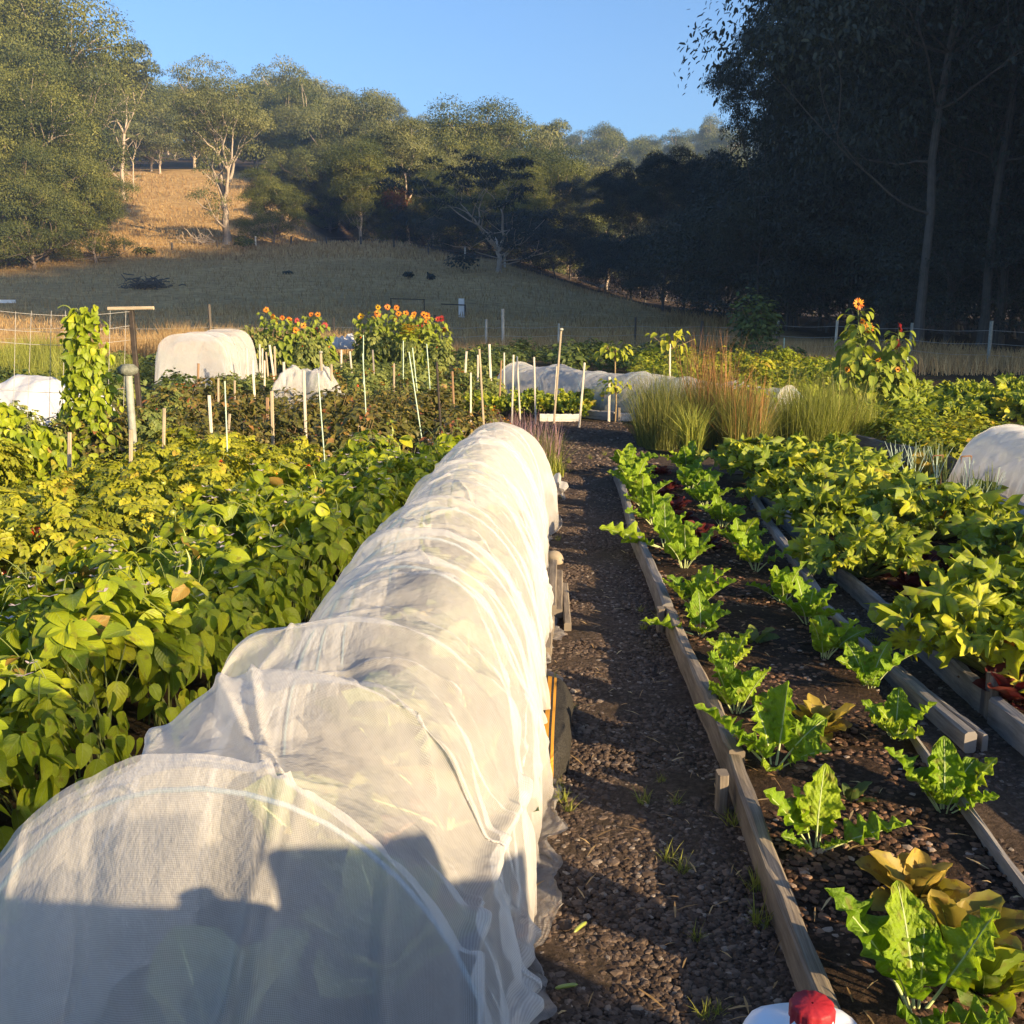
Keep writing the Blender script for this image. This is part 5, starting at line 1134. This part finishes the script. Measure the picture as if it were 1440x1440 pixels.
post_fence('wire_fence', 'old wire fence with mixed posts between the garden and the paddock', FX, [1.1, 1.2, 1.0, 1.0, 1.65, 1.2, 1.3, 1.15, 1.5, 1.0, 1.2, 1.1, 1.0], 'greybark', (.3, .6, .9))
post_fence('wire_fence', 'wire fence with pale posts before the dark forest at right', [(9.1, 35.7), (10.6, 34), (11.9, 31), (12.9, 28), (15, 24), (17, 20)], [1.1, 1.15, 1.1, 1.2, 1.2, 1.2], 'galv', (.3, .6, .95))
FY = [(x, float(np.interp(x, [-60, -46, -36, -26, -18, -8, 2], [118, 128, 136, 136, 134, 124, 112]))) for x in np.arange(-56, 3, 4.6)]
post_fence('wire_fence', 'far stump and post fence across the slope below the gum trees', FY, [rs.uniform(.9, 1.5) for _ in FY], 'greybark', (.5, .9), .13)
a = PT(649, 431, 62); mk = thing('marker_post', 'white square marker post on the paddock with dark rails', 'post', (a[0], 62, float(HT(a[0], 62))))
q = MB(); q.box((0, 0, -.1), (0, 0, 1.1), .34, .3, 0, .5, 2, 0, .02); q.build('post', M['whitepaint'], mk, False)
q = MB(); q.box((.22, -.17, -.1), (.22, -.17, .75), .08, .08); q.box((.2, -.17, .72), (-1.2, -.25, .78), .07, .06); q.build('rail', M['steel'], mk, False)
rl = thing('paddock_rail', 'dark metal rail standing on the paddock left of the white marker', 'rail', (PT(573, 420, 63)[0], 63, float(HT(PT(573, 420, 63)[0], 63))))
q = MB(); q.box((-1.0, 0, -.1), (-1.0, 0, .85), .06, .06); q.box((1.0, 0, -.1), (1.0, 0, .8), .06, .06); q.box((-1.05, 0, .85), (1.05, 0, .80), .05, .05); q.build('frame', M['steel'], rl, False)
a = PT(8, 391, 70); q = MB(); q.box((a[0] - 1.2, 70, float(HT(a[0], 70)) + .3), (a[0] + .4, 70.2, float(HT(a[0], 70)) + .3), .3, .22, 0, .5, 3); tag(q.build('trough', M['whitepaint'], smooth=False), 'pale trough lying on the paddock at the left edge', 'trough')
# brush heap and bushes on the slope
a = PT(203, 386, 80); hx, hz = a[0], float(HT(a[0], 80)); q = MB()
for k in range(160):
    an = rs.uniform(0, PI); L = rs.uniform(.4, 1.4); c = np.array((hx + rs.normal() * .75, 80 + rs.normal() * .6, hz + abs(rs.normal()) * .35)); d = np.array((math.cos(an), math.sin(an) * .5, rs.uniform(-.3, .6))) * L / 2; q.tube([c - d, c + (jit(.1), 0, jit(.1)), c + d], rs.uniform(.015, .05), 4)
q.tube([(hx-1.2,80,hz+.1),(hx+1.3,80.2,hz+.3)],.05,4); tag(q.build('brush_pile', M['greybark']), 'dark heap of dead branches on the shaded paddock', 'brush pile')

# dry grass: tall fringe by the fence and tufts over the paddock
mb = MB(); r_ = np.random.RandomState(12)
def tufts(n, xf, yf, hm, wd, seed):
    r_ = np.random.RandomState(seed); y = yf(r_.rand(n)); x = xf(y, r_.rand(n)); z = HT(x, y)
    ok = (wood(x, y) < .5); x, y, z = x[ok], y[ok], z[ok]; n = len(x)
    h = hm * r_.uniform(.4, 1.2, n) * (1 + .7 * fbm(x * .3, y * .3, 5, 2)); a = r_.uniform(0, 2 * PI, n); b = r_.uniform(.1, .6, n) * h; w = wd * (1 + y / 60)
    o = np.stack([np.cos(a), np.sin(a)], -1); sx = w
    V = np.stack([np.stack([x - sx, y, z - .02], -1), np.stack([x + sx, y, z - .02], -1), np.stack([x + o[:, 0] * b * .4 + sx * .7, y + o[:, 1] * b * .4, z + h * .6], -1), np.stack([x + o[:, 0] * b * .4 - sx * .7, y + o[:, 1] * b * .4, z + h * .6], -1), np.stack([x + o[:, 0] * b, y + o[:, 1] * b, z + h], -1)], 1)
    i = np.arange(n)[:, None] * 5; rn = np.repeat(np.clip(r_.normal(.5, .25, n), 0, 1), 5)
    mb.add(V.reshape(-1, 3), (i + np.array([[0, 1, 2, 3]])), 0, rn); 
    k = mb.n - n * 5; mb.F.append((i + np.array([[3, 2, 4]]) + k, 0))
tufts(16000, lambda y, t: -20 + t * 17, lambda t: 31.5 + 5 * t, .75, .006, 1)
tufts(5000, lambda y, t: -4 + t * 12, lambda t: 33 + 4 * t, .5, .006, 2)
tufts(9000, lambda y, t: 7 + t * 9, lambda t: 24 + 14 * t, .5, .006, 3)
tufts(34000, lambda y, t: y * (-.56 + .80 * t), lambda t: 36 + 100 * t ** 1.3, .32, .010, 4)
tufts(16000, lambda y, t: y * (-.56 + .5 * t), lambda t: 118 + 75 * t, .5, .02, 5)
tufts(350, lambda y, t: PT(243, 470, 30)[0] + (t - .5) * .8, lambda t: 30 + .6 * t, .85, .006, 6)
tufts(1200, lambda y, t: 10 + t * 6, lambda t: 55 + 12 * t, .9, .012, 7)
tag(mb.build('dry_grass', M['dry']), kind='stuff', label='tall dry straw coloured grass along the fence and over the paddock')
mb = MB()
for k, (px, py, Y, s) in enumerate(((15, 0, 22, .8), (50, 0, 21, .75), (90, 0, 20, .7), (-10, 0, 20, .8), (130, 0, 22, .6), (30, 0, 18, .7), (70, 0, 24, .8), (20, 520, 26, .8), (60, 525, 25, 1.0), (85, 525, 25.5, .9), (8, 525, 24.5, .8), (40, 515, 28, .8), (100, 520, 27, .7))):
    p = PT(px, py, Y); n0 = mb.n; m2 = MB(); blades(m2, 700, .9, 1.05 * s, .006, .5, 300 + k, .6, 4); m2.V = [v + np.array((p[0], Y, 0)) for v in m2.V]
    t = thing('fern_plant', 'feathery bright green asparagus fern at the left before the dry grass', 'fern', (p[0], Y, 0), 0, 1, 'feathery ferns at the left'); m3 = MB(); blades(m3, 800, .9, 1.05 * s, .006, .5, 300 + k, .6, 4); m3.build('fronds', M['greengrass'], t)

# ---------------------------------------------------------------- jug on a small table, and an unseen bench added to shade the tunnel front
tb = thing('garden_table', 'low wooden table standing by the path under the white jug', 'table', (.31, .60, 0))
q = MB(); [q.box((-.22, yy, .695), (.22, yy, .695), .09, .03, 0, .5, 3, .03) for yy in (-.2, -.1, 0, .1, .2, .3)]; q.build('tabletop', M['plank'], tb, False)
for sx in (-1, 1):
    for yy in (-.2, .28): q = MB(); q.box((sx * .19, yy, 0), (sx * .19, yy, .68), .05, .05); q.build('leg', M['plank'], tb, False)
jg = thing('plastic_jug', 'white plastic jug with a red screw cap at the bottom edge', 'jug', (.281, .848, .722))
q = MB(); sides = 32; th = np.arange(sides) * 2 * PI / sides
sq = lambda t: 1 / (np.abs(np.cos(t)) ** 4 + np.abs(np.sin(t)) ** 4) ** .25
pr = [(.001, 0), (.058, 0), (.066, .008), (.068, .03), (.068, .135), (.066, .15), (.064, .168), (.061, .184), (.055, .197), (.042, .208), (.022, .215), (.018, .228)]
q.lathe(pr, sides, lob=lambda t: lerp(1, sq(t), .75)); q.build('body', M['whiteplastic'], jg)
q = MB(); q.lathe([(.0185, .212), (.0205, .214), (.0205, .236), (.0185, .239), (.001, .239)], 48, lob=lambda t: 1 + .035 * np.sign(np.sin(t * 12)) * np.abs(np.sin(t * 12)) ** .5); q.build('cap', M['redplastic'], jg)
q = MB(); u = np.linspace(0, 1, 14); q.tube(np.stack([.045 + .05 * np.sin(u * PI), -.0 * u, .19 - .10 * u], -1), .011, 10); q.build('handle', M['whiteplastic'], jg)
pb = thing('shade_bench', 'unseen wooden bench with a solid back added to shade the net tunnel front', 'bench', (1.05, .12, 0))  # out of view, added only to block the sun from the tunnel's front end
q = MB(); [q.box((-1.1, yy, .70), (1.1, yy, .70), .14, .03) for yy in (-.3, -.15, 0, .15, .3)]; q.build('worktop', M['plank'], pb, False)
q = MB(); [q.box((-1.1, .40, zz), (1.1, .40, zz), .03, .13) for zz in (.1, .24, .38, .52, .66, .80, .935)]; q.box((-1.1, .40, 1.04), (1.1, .40, 1.04), .03, .075); q.box((-.25, .40, 1.13), (.32, .40, 1.13), .03, .10); q.build('back_board', M['plank'], pb, False)  # board heights shaped for the shadow outline wanted on the netting
for sx in (-1, 1):
    for yy in (-.3, .33): q = MB(); q.box((sx * 1.04, yy, 0), (sx * 1.04, yy, .68), .06, .06); q.build('leg', M['plank'], pb, False)
# ---------------------------------------------------------------- trees
T_GUM = (np.array([(0, 0, 0), (.5, .25, .06), (.42, .75, -.02), (0, 1, -.15), (-.42, .75, -.02), (-.5, .25, .06)]) * (.42, 1, 1), np.array([(0, 1, 2, 3), (0, 3, 4, 5)]), np.zeros((6, 2)))
def gum_tree(name, label, H, seed, fork=.4, spread=.28, levels=3, nleaf=9000, lsz=.42, leafm='gumA', barkm='bark', tr=None, clump=.10, kids=(3, 4), low=0.0, fill=0, up=.75, flat=.7, show=0.0, cat='tree', deadclump=False, lean=.03):
    """trunk, limbs and twigs grown by forking; leaves hang in separate clumps at the twig ends"""
    r_ = np.random.RandomState(seed); tk = MB(); tips = []; tr = tr or H * .018
    def grow(p, d, L, r, lev):
        n = 7; pts = [p]; dd = d.copy()
        for k in range(n):
            dd = nrmz(dd + r_.normal(size=3) * .13 + np.array((0, 0, .05 * up))); pts.append(pts[-1] + dd * L / n)
        pts = np.array(pts); tk.tube(pts, np.linspace(r, r * .55, n + 1), 7 if lev > 1 else 5, 0, .5, False)
        if lev == 0: tips.append((pts[-1], 1.0)); return
        if lev == 1: tips.append((pts[-2], .8))
        k = r_.randint(kids[0], kids[1] + 1); a0 = r_.uniform(0, 7)
        for j in range(k):
            a = a0 + j * 2 * PI / k + r_.normal() * .35; s = r_.uniform(.45, 1.0)
            b = np.array((math.cos(a), math.sin(a), 0)); nd = nrmz(dd * .9 + b * s + np.array((0, 0, .12 * up)))
            i = n if j < 2 else r_.randint(4, n)
            grow(pts[i], nd, L * r_.uniform(.62, .9), r * .52 * r_.uniform(.75, 1.1), lev - 1)
    u = np.linspace(0, 1, 10); fh = H * fork
    tp = np.stack([np.cumsum(r_.normal(size=10)) * H * lean * .3 * u, np.cumsum(r_.normal(size=10)) * H * lean * .3 * u, u * fh - .5], -1)
    tk.tube(tp, tr * (1.0 - .4 * u) * (1 + .5 * np.exp(-u * 14)), 10, 0, .5, False)
    L0 = (H - fh) * spread * 1.35
    k = r_.randint(3, 5)
    for j in range(k):
        a = j * 2 * PI / k + r_.uniform(0, 1); grow(tp[-1] if j < 3 else tp[-2], nrmz(np.array((math.cos(a) * .55, math.sin(a) * .55, r_.uniform(.6, 1.2)))), L0 * r_.uniform(.8, 1.2), tr * .5, levels - 1)
    if low:                                                    # low hanging side limbs
        for j in range(int(low)):
            i = r_.randint(3, 9); a = r_.uniform(0, 7); grow(tp[i], nrmz(np.array((math.cos(a), math.sin(a), r_.uniform(-.05, .5)))), L0 * r_.uniform(.6, 1.0), tr * .3, 1)
    Z = max(t[0][2] for t in tips); sc = (H - H * clump * .5) / Z
    cl = [(c * np.array((1, 1, sc)), w) for c, w in tips]
    tk.V = [v * np.array((1, 1, sc)) for v in tk.V]
    R = np.percentile([np.hypot(c[0], c[1]) for c, w in cl], 85)
    for j in range(fill):
        o = nrmz(r_.normal(size=3)); o[2] = abs(o[2]) * 1.2 - .3; rr = r_.uniform(.55, 1.0)
        cl.append((np.array((o[0] * R * rr, o[1] * R * rr, H * (fork * .75 + (1 - fork * .75) * np.clip(.42 + .5 * o[2] * rr, 0, .95)))), r_.uniform(.8, 1.3)))
    cc = np.array([c for c, w in cl]); cw = np.array([w for c, w in cl]) * r_.uniform(.7, 1.35, len(cl)) * H * clump
    keep = r_.rand(len(cl)) > show; cc = cc[keep]; cw = cw[keep]
    pr_ = cw ** 2 / (cw ** 2).sum(); k = r_.choice(len(cc), nleaf, p=pr_)
    o = nrmz(r_.normal(size=(nleaf, 3))); o[:, 2] = np.where(o[:, 2] < -.25, -o[:, 2] * .6, o[:, 2])
    rad = (.62 + .38 * r_.rand(nleaf) ** .5) * (1 + .07 * r_.normal(size=nleaf))
    P = cc[k] + o * (cw[k] * rad)[:, None] * np.array((1, 1, flat))
    Yd = nrmz(o * .55 + np.array((0, 0, -.75)) + r_.normal(size=(nleaf, 3)) * .45); Nd = nrmz(o * 1.5 + np.array((0, 0, .35)) + r_.normal(size=(nleaf, 3)) * .33)
    rn = np.clip(r_.normal(.42, .14, nleaf) + (r_.rand(len(cc))[k] - .5) * .75, 0, 1)
    lf = MB(); lf.inst(T_GUM, frames(Yd, Nd, lsz * r_.uniform(.55, 1.25, nleaf)), P, rn)
    t = thing(name, label, cat); tk.build('trunk', M[barkm], t); lf.build('crown', M[leafm], t)
    if deadclump:
        c = cc[np.argmin(np.abs(cc[:, 2] - H * .40) + np.abs(cc[:, 0]) * .5 + (cc[:, 1] > 0) * 9)]; c = np.array((-1.0, -R * .85, H * .38)); q = MB(); n = 1100; o = nrmz(r_.normal(size=(n, 3)))
        q.inst(T_GUM, frames(nrmz(o + np.array((0, 0, -.9))), o, .4 * np.ones(n)), c + o * r_.uniform(.3, 1, (n, 1)) * np.array((2.0, 1, 2.0)), r_.rand(n)); q.build('dead_spray', M['gumR'], t)
    t['H'] = H; return Kind(t)
GK = {}
GK['round'] = gum_tree('gum_tree', 'x', 20, 11, .18, .25, 3, 74000, .26, 'gumA', 'bark', None, .105, (3, 4), 8, 46, .9, .95)
GK['round2'] = gum_tree('gum_tree', 'x', 20, 12, .20, .24, 3, 74000, .26, 'gumA', 'bark', None, .10, (3, 4), 9, 44, .9, .9)
GK['dense'] = gum_tree('gum_tree', 'x', 24, 13, .22, .20, 3, 80000, .26, 'gumA', 'palebark', None, .088, (3, 4), 10, 60, 1.0, 1.0)
GK['pale'] = gum_tree('gum_tree', 'x', 25, 14, .42, .30, 4, 11000, .42, 'gumB', 'palebark', .42, .062, (2, 3), 5, 0, .7, .7, .22)
GK['pale2'] = gum_tree('gum_tree', 'x', 22, 15, .45, .26, 4, 9000, .42, 'gumB', 'palebark', .34, .06, (2, 3), 3, 0, .9, .7, .25)
GK['mid'] = gum_tree('gum_tree', 'x', 20, 16, .34, .24, 3, 60000, .25, 'gumA', 'palebark', .30, .10, (3, 4), 6, 22, 1.0, .95)
GK['mid2'] = gum_tree('gum_tree', 'x', 20, 17, .32, .23, 3, 60000, .25, 'gumB', 'palebark', .30, .095, (3, 4), 6, 26, 1.0, 1.0)
GK['spread'] = gum_tree('gum_tree', 'x', 17, 18, .26, .36, 4, 12000, .34, 'gumD', 'palebark', .42, .075, (2, 3), 6, 0, .35, .55, .1)
GK['dead'] = gum_tree('gum_tree', 'x', 20, 19, .34, .26, 3, 56000, .25, 'gumB', 'palebark', .30, .10, (3, 4), 4, 14, .8, .8, 0, 'tree', True)
GK['big'] = gum_tree('gum_tree', 'x', 25, 20, .30, .21, 4, 34000, .27, 'gumB', 'palebark', .62, .07, (2, 4), 2, 10, 1.3, .8, .04)
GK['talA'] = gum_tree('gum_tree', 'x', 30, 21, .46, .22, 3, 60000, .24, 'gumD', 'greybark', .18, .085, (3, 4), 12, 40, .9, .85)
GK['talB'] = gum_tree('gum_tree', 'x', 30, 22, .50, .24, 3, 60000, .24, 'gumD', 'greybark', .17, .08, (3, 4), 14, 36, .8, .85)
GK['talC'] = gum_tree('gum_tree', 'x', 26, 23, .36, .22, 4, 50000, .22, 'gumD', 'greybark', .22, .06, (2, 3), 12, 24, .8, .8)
GK['far'] = gum_tree('gum_tree', 'x', 22, 24, .2, .22, 2, 26000, .42, 'gumA', 'palebark', .3, .115, (3, 4), 6, 36, .9, 1.0)
GK['far2'] = gum_tree('gum_tree', 'x', 22, 25, .22, .19, 2, 26000, .42, 'gumB', 'palebark', .3, .105, (3, 4), 6, 36, 1.0, 1.05)
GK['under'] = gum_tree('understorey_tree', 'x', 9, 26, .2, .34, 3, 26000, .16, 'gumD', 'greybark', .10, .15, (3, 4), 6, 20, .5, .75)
def tree_at(kind, px=None, top=None, Yd=None, label='', group=None, x=None, H=None, rz=None, wide=1.0, cat=None):
    K = GK[kind]; pH = K.root['H']
    if x is None: x = (px - 720) / 1440 * Yd * .99
    z = float(HT(x, Yd))
    if H is None: H = PT(px, top, Yd)[2] - z
    s = H / pH; w = s * wide
    o = K.place((x, Yd, z), rs.uniform(0, 7) if rz is None else rz, (w, w, s), label, group); return o
# single trees one can point at
tree_at('big', 328, 84, 140, 'big pale limbed gum tree alone on the sunlit slope at left', rz=.6)
tree_at('round', 392, 232, 139, 'dense round green crown close beside the big pale limbed gum', wide=1.0)
tree_at('spread', 702, 208, 104, 'dark spreading gum tree with bare grey limbs alone on the ridge', rz=1.0, wide=1.12)
tree_at('pale2', 190, 66, 172, 'tall slender pale gum rising above the left hillside trees')
tree_at('dead', 578, 172, 150, 'tall gum with a rust brown dead spray on its lower crown', rz=0, wide=1.15)
tree_at('mid', 512, 200, 142, 'half shaded gum with pale forked trunk at the ridge fence', wide=1.1)
tree_at('mid2', 519, 138, 185, 'round topped gum standing out of the middle skyline, left one')
tree_at('mid', 660, 148, 188, 'round topped gum standing out of the middle skyline, right one', wide=1.1)
tree_at('pale', 735, 172, 205, 'small open crowned gum poking above the middle skyline')
tree_at('mid2', 440, 152, 192, 'sunlit gum crown behind the ridge right of the big pale gum', wide=1.2)
tree_at('talC', 930, 208, 84, 'dark gum with pale trunk at the left edge of the shaded forest')
tree_at('pale', 205, 170, 182, 'thin pale sparse gum before the left hillside trees', wide=.8)
tree_at('far2', 160, 205, 190, 'grey green gum on the left hill behind the slender pale one')
# left mass
gL = 'gum trees massed on the left slope'
for k, (px, top, Yd, kd, w) in enumerate(((-70, 60, 108, 'dense', 1.2), (20, 100, 108, 'dense', 1.15), (78, 150, 110, 'round', 1.1), (145, 225, 112, 'round2', 1.0), (60, 205, 104, 'round', 1.0), (-20, 190, 102, 'round2', 1.1), (5, -20, 128, 'dense', 1.2), (5, -35, 134, 'dense', 1.2), (52, -2, 146, 'dense', 1.0), (-45, -40, 140, 'round', 1.2), (108, 72, 150, 'dense', .95), (40, 60, 122, 'round', 1.1), (52, 75, 130, 'round2', 1.1), (-90, -60, 150, 'dense', 1.2))):
    tree_at(kd, px, top, Yd, 'dense olive green gum tree massed on the slope at the left edge', gL, wide=w)
# middle band behind the ridge
gM = 'gum trees behind the ridge'
for k, (px, top, Yd, kd, w) in enumerate(((470, 178, 186, 'round', 1.1), (600, 190, 165, 'round2', 1.2), (548, 205, 175, 'mid', 1.2), (640, 215, 158, 'mid2', 1.1), (690, 205, 160, 'round', 1.2), (612, 240, 138, 'mid', 1.0), (760, 205, 165, 'mid', 1.1), (800, 225, 150, 'round2', 1.1), (850, 235, 155, 'mid2', 1.1), (470, 225, 182, 'round2', .9), (560, 260, 146, 'round', .8), (655, 265, 132, 'round2', .8), (745, 240, 135, 'round', 1.0), (430, 195, 190, 'round', 1.2), (800, 250, 128, 'talC', 1.0), (850, 245, 118, 'talC', 1.1), (885, 228, 104, 'talC', 1.0), (905, 255, 120, 'talA', 1.2), (960, 225, 108, 'talA', 1.2), (985, 215, 92, 'talC', 1.1), (1000, 235, 76, 'talC', 1.0), (780, 290, 118, 'under', 1.3), (840, 330, 110, 'under', 1.3), (880, 330, 100, 'under', 1.2), (930, 320, 96, 'under', 1.3), (985, 330, 84, 'under', 1.2), (725, 300, 126, 'under', 1.2), (640, 290, 128, 'under', 1.2), (480, 262, 184, 'under', 1.2), (535, 285, 158, 'under', 1.2), (590, 285, 140, 'under', 1.3))):
    tree_at(kd, px, top, Yd, 'gum tree of the half shaded band behind the bare ridge', gM, wide=w)
# far hillside
gF = 'far gum trees on the sunlit hill'
r_ = np.random.RandomState(5)
for Yd, x0, x1, st in ((205, -120, 45, 11), (235, -140, 60, 12), (275, -150, 85, 13), (330, -130, 120, 14), (390, -60, 150, 15), (450, -20, 170, 16)):
    for x in np.arange(x0, x1, st):
        xx = x + r_.uniform(-4, 4); yy = Yd + r_.uniform(-14, 14); p = 720 + xx / yy * 1440
        if p < -60 or p > 1120: continue
        tree_at('far' if r_.rand() < .55 else 'far2', label='rounded gum crown on the far sunlit hillside', group=gF, x=xx, Yd=yy, H=r_.uniform(15, 21) * (1.0 if Yd < 380 else .95), wide=r_.uniform(1.0, 1.35))
# right forest: rows of tall gums, nearest ones with pale trunks in view; it runs on past the right edge of the photograph
gR = 'tall gums of the dark forest at right'
RF = [(1062, 50, 13.8, 'talC', .64), (1105, 53, 16.5, 'talC', .56), (1150, 52, 19, 'talC', .52), (1192, 47, 24, 'talB', .62), (1290, 36, 28, 'talB'), (1332, 42, 27, 'talA'), (1378, 38, 29, 'talB'), (1402, 40, 28, 'talA'), (1240, 46, 28, 'talA', .8), (1250, 52, 30, 'talB'), (1245, 56, 30, 'talA', .8), (1222, 60, 27, 'talA', .7), (1112, 66, 19, 'talC', .6), (1450, 36, 28, 'talA'), (1480, 44, 30, 'talB'), (1340, 54, 32, 'talA'), (1420, 54, 33, 'talB'), (1220, 64, 33, 'talA'), (1290, 66, 34, 'talB'), (1200, 72, 31, 'talA', .8), (1182, 78, 22, 'talC', .8), (1110, 86, 21, 'talC'), (1400, 70, 36, 'talA'), (1240, 84, 36, 'talA'), (1330, 90, 38, 'talB'), (1190, 92, 30, 'talA', .8), (1140, 100, 24, 'talA', .8), (1450, 84, 38, 'talA')]
for px, Yd, H, kd, *wd in RF: tree_at(kd, wide=(wd or [1])[0], label='tall grey trunked gum in the shaded forest at right', group=gR, x=(px - 720) / 1440 * Yd * .99, Yd=Yd, H=H)
for px, Yd, H in ((1110, 56, 9), (1160, 50, 8), (1235, 50, 9), (1310, 47, 9), (1360, 48, 8), (1430, 46, 9), (1055, 60, 7), (1280, 58, 12), (1190, 62, 12), (1400, 58, 12), (1350, 62, 13), (1120, 70, 12), (1020, 72, 8), (1330, 40, 6)):
    tree_at('under', label='dark bushy understorey tree between the trunks of the right forest', group='understorey of the right forest', x=(px - 720) / 1440 * Yd * .99, Yd=Yd, H=H, wide=1.2)
for x, y, H in ((30, 11, 27), (27, 15.5, 28), (25, 20, 28), (25.5, 25.5, 30), (26, 31, 30), (33, 18, 29), (33, 25, 31), (31, 36, 32), (35, 32, 32), (36, 8, 27), (40, 15, 30), (42, 24, 32), (38, 40, 33), (46, 34, 34), (45, 45, 34), (52, 20, 32), (54, 30, 34), (50, 55, 35), (60, 42, 36), (60, 8, 30), (64, 20, 34), (44, 70, 36), (60, 62, 36)):
    tree_at('talA' if (x * 7 + y) % 2 < 1 else 'dense', label='tall grey trunked gum in the shaded forest at right', group=gR, x=x + 4.5, Yd=y, H=H, wide=.9)
for x, y, H in ((27, 13, 11), (25, 18, 11), (24, 23, 12), (24, 28, 12), (25, 34, 12), (30, 22, 13), (32, 30, 13)):
    tree_at('under', label='dark bushy understorey tree between the trunks of the right forest', group='understorey of the right forest', x=x + 4.5, Yd=y, H=H, wide=1.2)
for x in np.arange(-78, -24, 6.0):
    yy = 200 + jit(7) - max(0, (x + 40)) * .6; tree_at('far' if int(x) % 2 else 'far2', label='low rounded gum at the upper edge of the sunlit slope', group='low gums at the top of the slope', x=x + jit(2), Yd=yy, H=rs.uniform(9, 13), wide=1.3)
# bushes on the slope and before the forest
def shrub(px, py, Yd, r, h, label, mat='gumA', seed=1, lsz=.16, n=420):
    x = (px - 720) / 1440 * Yd * .99; mb, P = bush_mesh(n, r, h, T_OV, lsz, 1500 + seed, None, .3, .35, .02, .5); t = make_bush('shrub', label, 'shrub', mb, P, mat, 1500 + seed, 10, 'drystem', .02); t.location = (x, Yd, float(HT(x, Yd)))
shrub(1062, 430, 31, .95, 2.3, 'dark green bushy shrub before the forest, left of the rods', 'weed', 1, .16, 900)
shrub(652, 385, 101, 1.9, 2.2, 'dark low shrub left of the spreading gum trunk', 'gumD', 2, .3)
shrub(145, 318, 118, 1.0, 2.3, 'small rounded shrub on the sunlit slope by the left trees', 'gumA', 3, .3)
shrub(213, 325, 122, 1.3, 1.2, 'low flat shrub on the slope left of the big gum', 'gumA', 4, .3)
shrub(352, 318, 134, 1.5, 1.8, 'shrub at the foot of the big pale gum', 'gumA', 5, .3)
shrub(410, 357, 95, .5, .4, 'small dark tussock on the shaded paddock, left', 'gumD', 6, .25, 200)
shrub(577, 367, 92, .55, .7, 'small dark bush on the shaded paddock above the sunflowers', 'gumD', 7, .25, 200)
shrub(608, 372, 92, .4, .6, 'small upright bush right of the dark bush on the paddock', 'gumD', 8, .25, 160)
x = PT(280, 300, 138)[0]; q = MB(); t = thing('fallen_branch', 'pale fallen leafless branch on the sunlit slope left of the big gum', 'branch', (x, 138, float(HT(x, 138))))
for k in range(46):
    p0 = np.array((rs.normal() * .25, rs.normal() * .2, .1)) if k % 2 else np.array((rs.normal() * 1.2, rs.normal() * .6, abs(rs.normal()) * .6)); p1 = p0 + np.array((jit(1.6), jit(.8), rs.uniform(-.2, 1.3))); q.tube([p0, (p0 + p1) / 2 + (0, 0, jit(.3)), p1], [.07, .05, .02], 5)
q.build('limbs', M['palebark'], t)
for K in GK.values():
    for o in [K.root]: 
        if 'H' in o: pass

# ---------------------------------------------------------------- sky, sun, camera
sc = bpy.context.scene
w = bpy.data.worlds.new('World'); sc.world = w; w.use_nodes = True
N = NT(w.node_tree); w.node_tree.nodes.clear()
sky = N.n('ShaderNodeTexSky', sky_type='NISHITA'); sky.sun_disc = False; sky.sun_elevation = SUN_EL; sky.sun_rotation = PI - SUN_PHI; sky.air_density = 1.0; sky.dust_density = 1.6; sky.ozone_density = 5.5
bg = N.n('ShaderNodeBackground'); bg.inputs[1].default_value = SKY_STRENGTH; N.l(sky.outputs[0], bg.inputs[0])
o = N.n('ShaderNodeOutputWorld'); N.l(bg.outputs[0], o.inputs[0])
ld = bpy.data.lights.new('sun', 'SUN'); ld.energy = SUN_STRENGTH; ld.angle = math.radians(.6); ld.color = (1.0, .74, .42)
so = bpy.data.objects.new('sun', ld); C.objects.link(so); so.location = tuple(TO_SUN * 60)
from mathutils import Vector
so.rotation_euler = Vector(tuple(TO_SUN)).to_track_quat('Z', 'Y').to_euler()
cam = bpy.data.cameras.new('camera'); co = bpy.data.objects.new('camera', cam); C.objects.link(co)
cam.sensor_width = 36; cam.sensor_fit = 'HORIZONTAL'; cam.lens = 36; cam.clip_start = .05; cam.clip_end = 3000
co.location = (0, 0, EYE); co.rotation_euler = (PI / 2 - PITCH, 0, 0); sc.camera = co
vs = sc.view_settings; vs.view_transform = 'Standard'; vs.look = 'None'; vs.gamma = 1; vs.exposure = EXPOSURE
sc.cycles.max_bounces = 8; sc.cycles.transparent_max_bounces = 24; sc.cycles.transmission_bounces = 6; sc.cycles.diffuse_bounces = 3
sc.cycles.use_denoising = True

# ---------------------------------------------------------------- evening haze in the valley air
q = MB(); x0, x1, y0, y1, z0, z1 = -440, 440, -95, 720, -4, 150
V = [(x, y, z) for x in (x0, x1) for y in (y0, y1) for z in (z0, z1)]
q.add(V, [(0, 1, 3, 2), (4, 6, 7, 5), (0, 4, 5, 1), (2, 3, 7, 6), (0, 2, 6, 4), (1, 5, 7, 3)])
m, nt = newmat('valley_haze'); NN = NT(nt); pv = NN.n('ShaderNodeVolumePrincipled'); pv.inputs['Color'].default_value = (.38, .60, 1, 1); pv.inputs['Density'].default_value = HAZE; pv.inputs['Anisotropy'].default_value = .0
om = NN.n('ShaderNodeOutputMaterial'); NN.l(pv.outputs[0], om.inputs['Volume'])
hz = q.build('haze', m, smooth=False); tag(hz, kind='stuff')
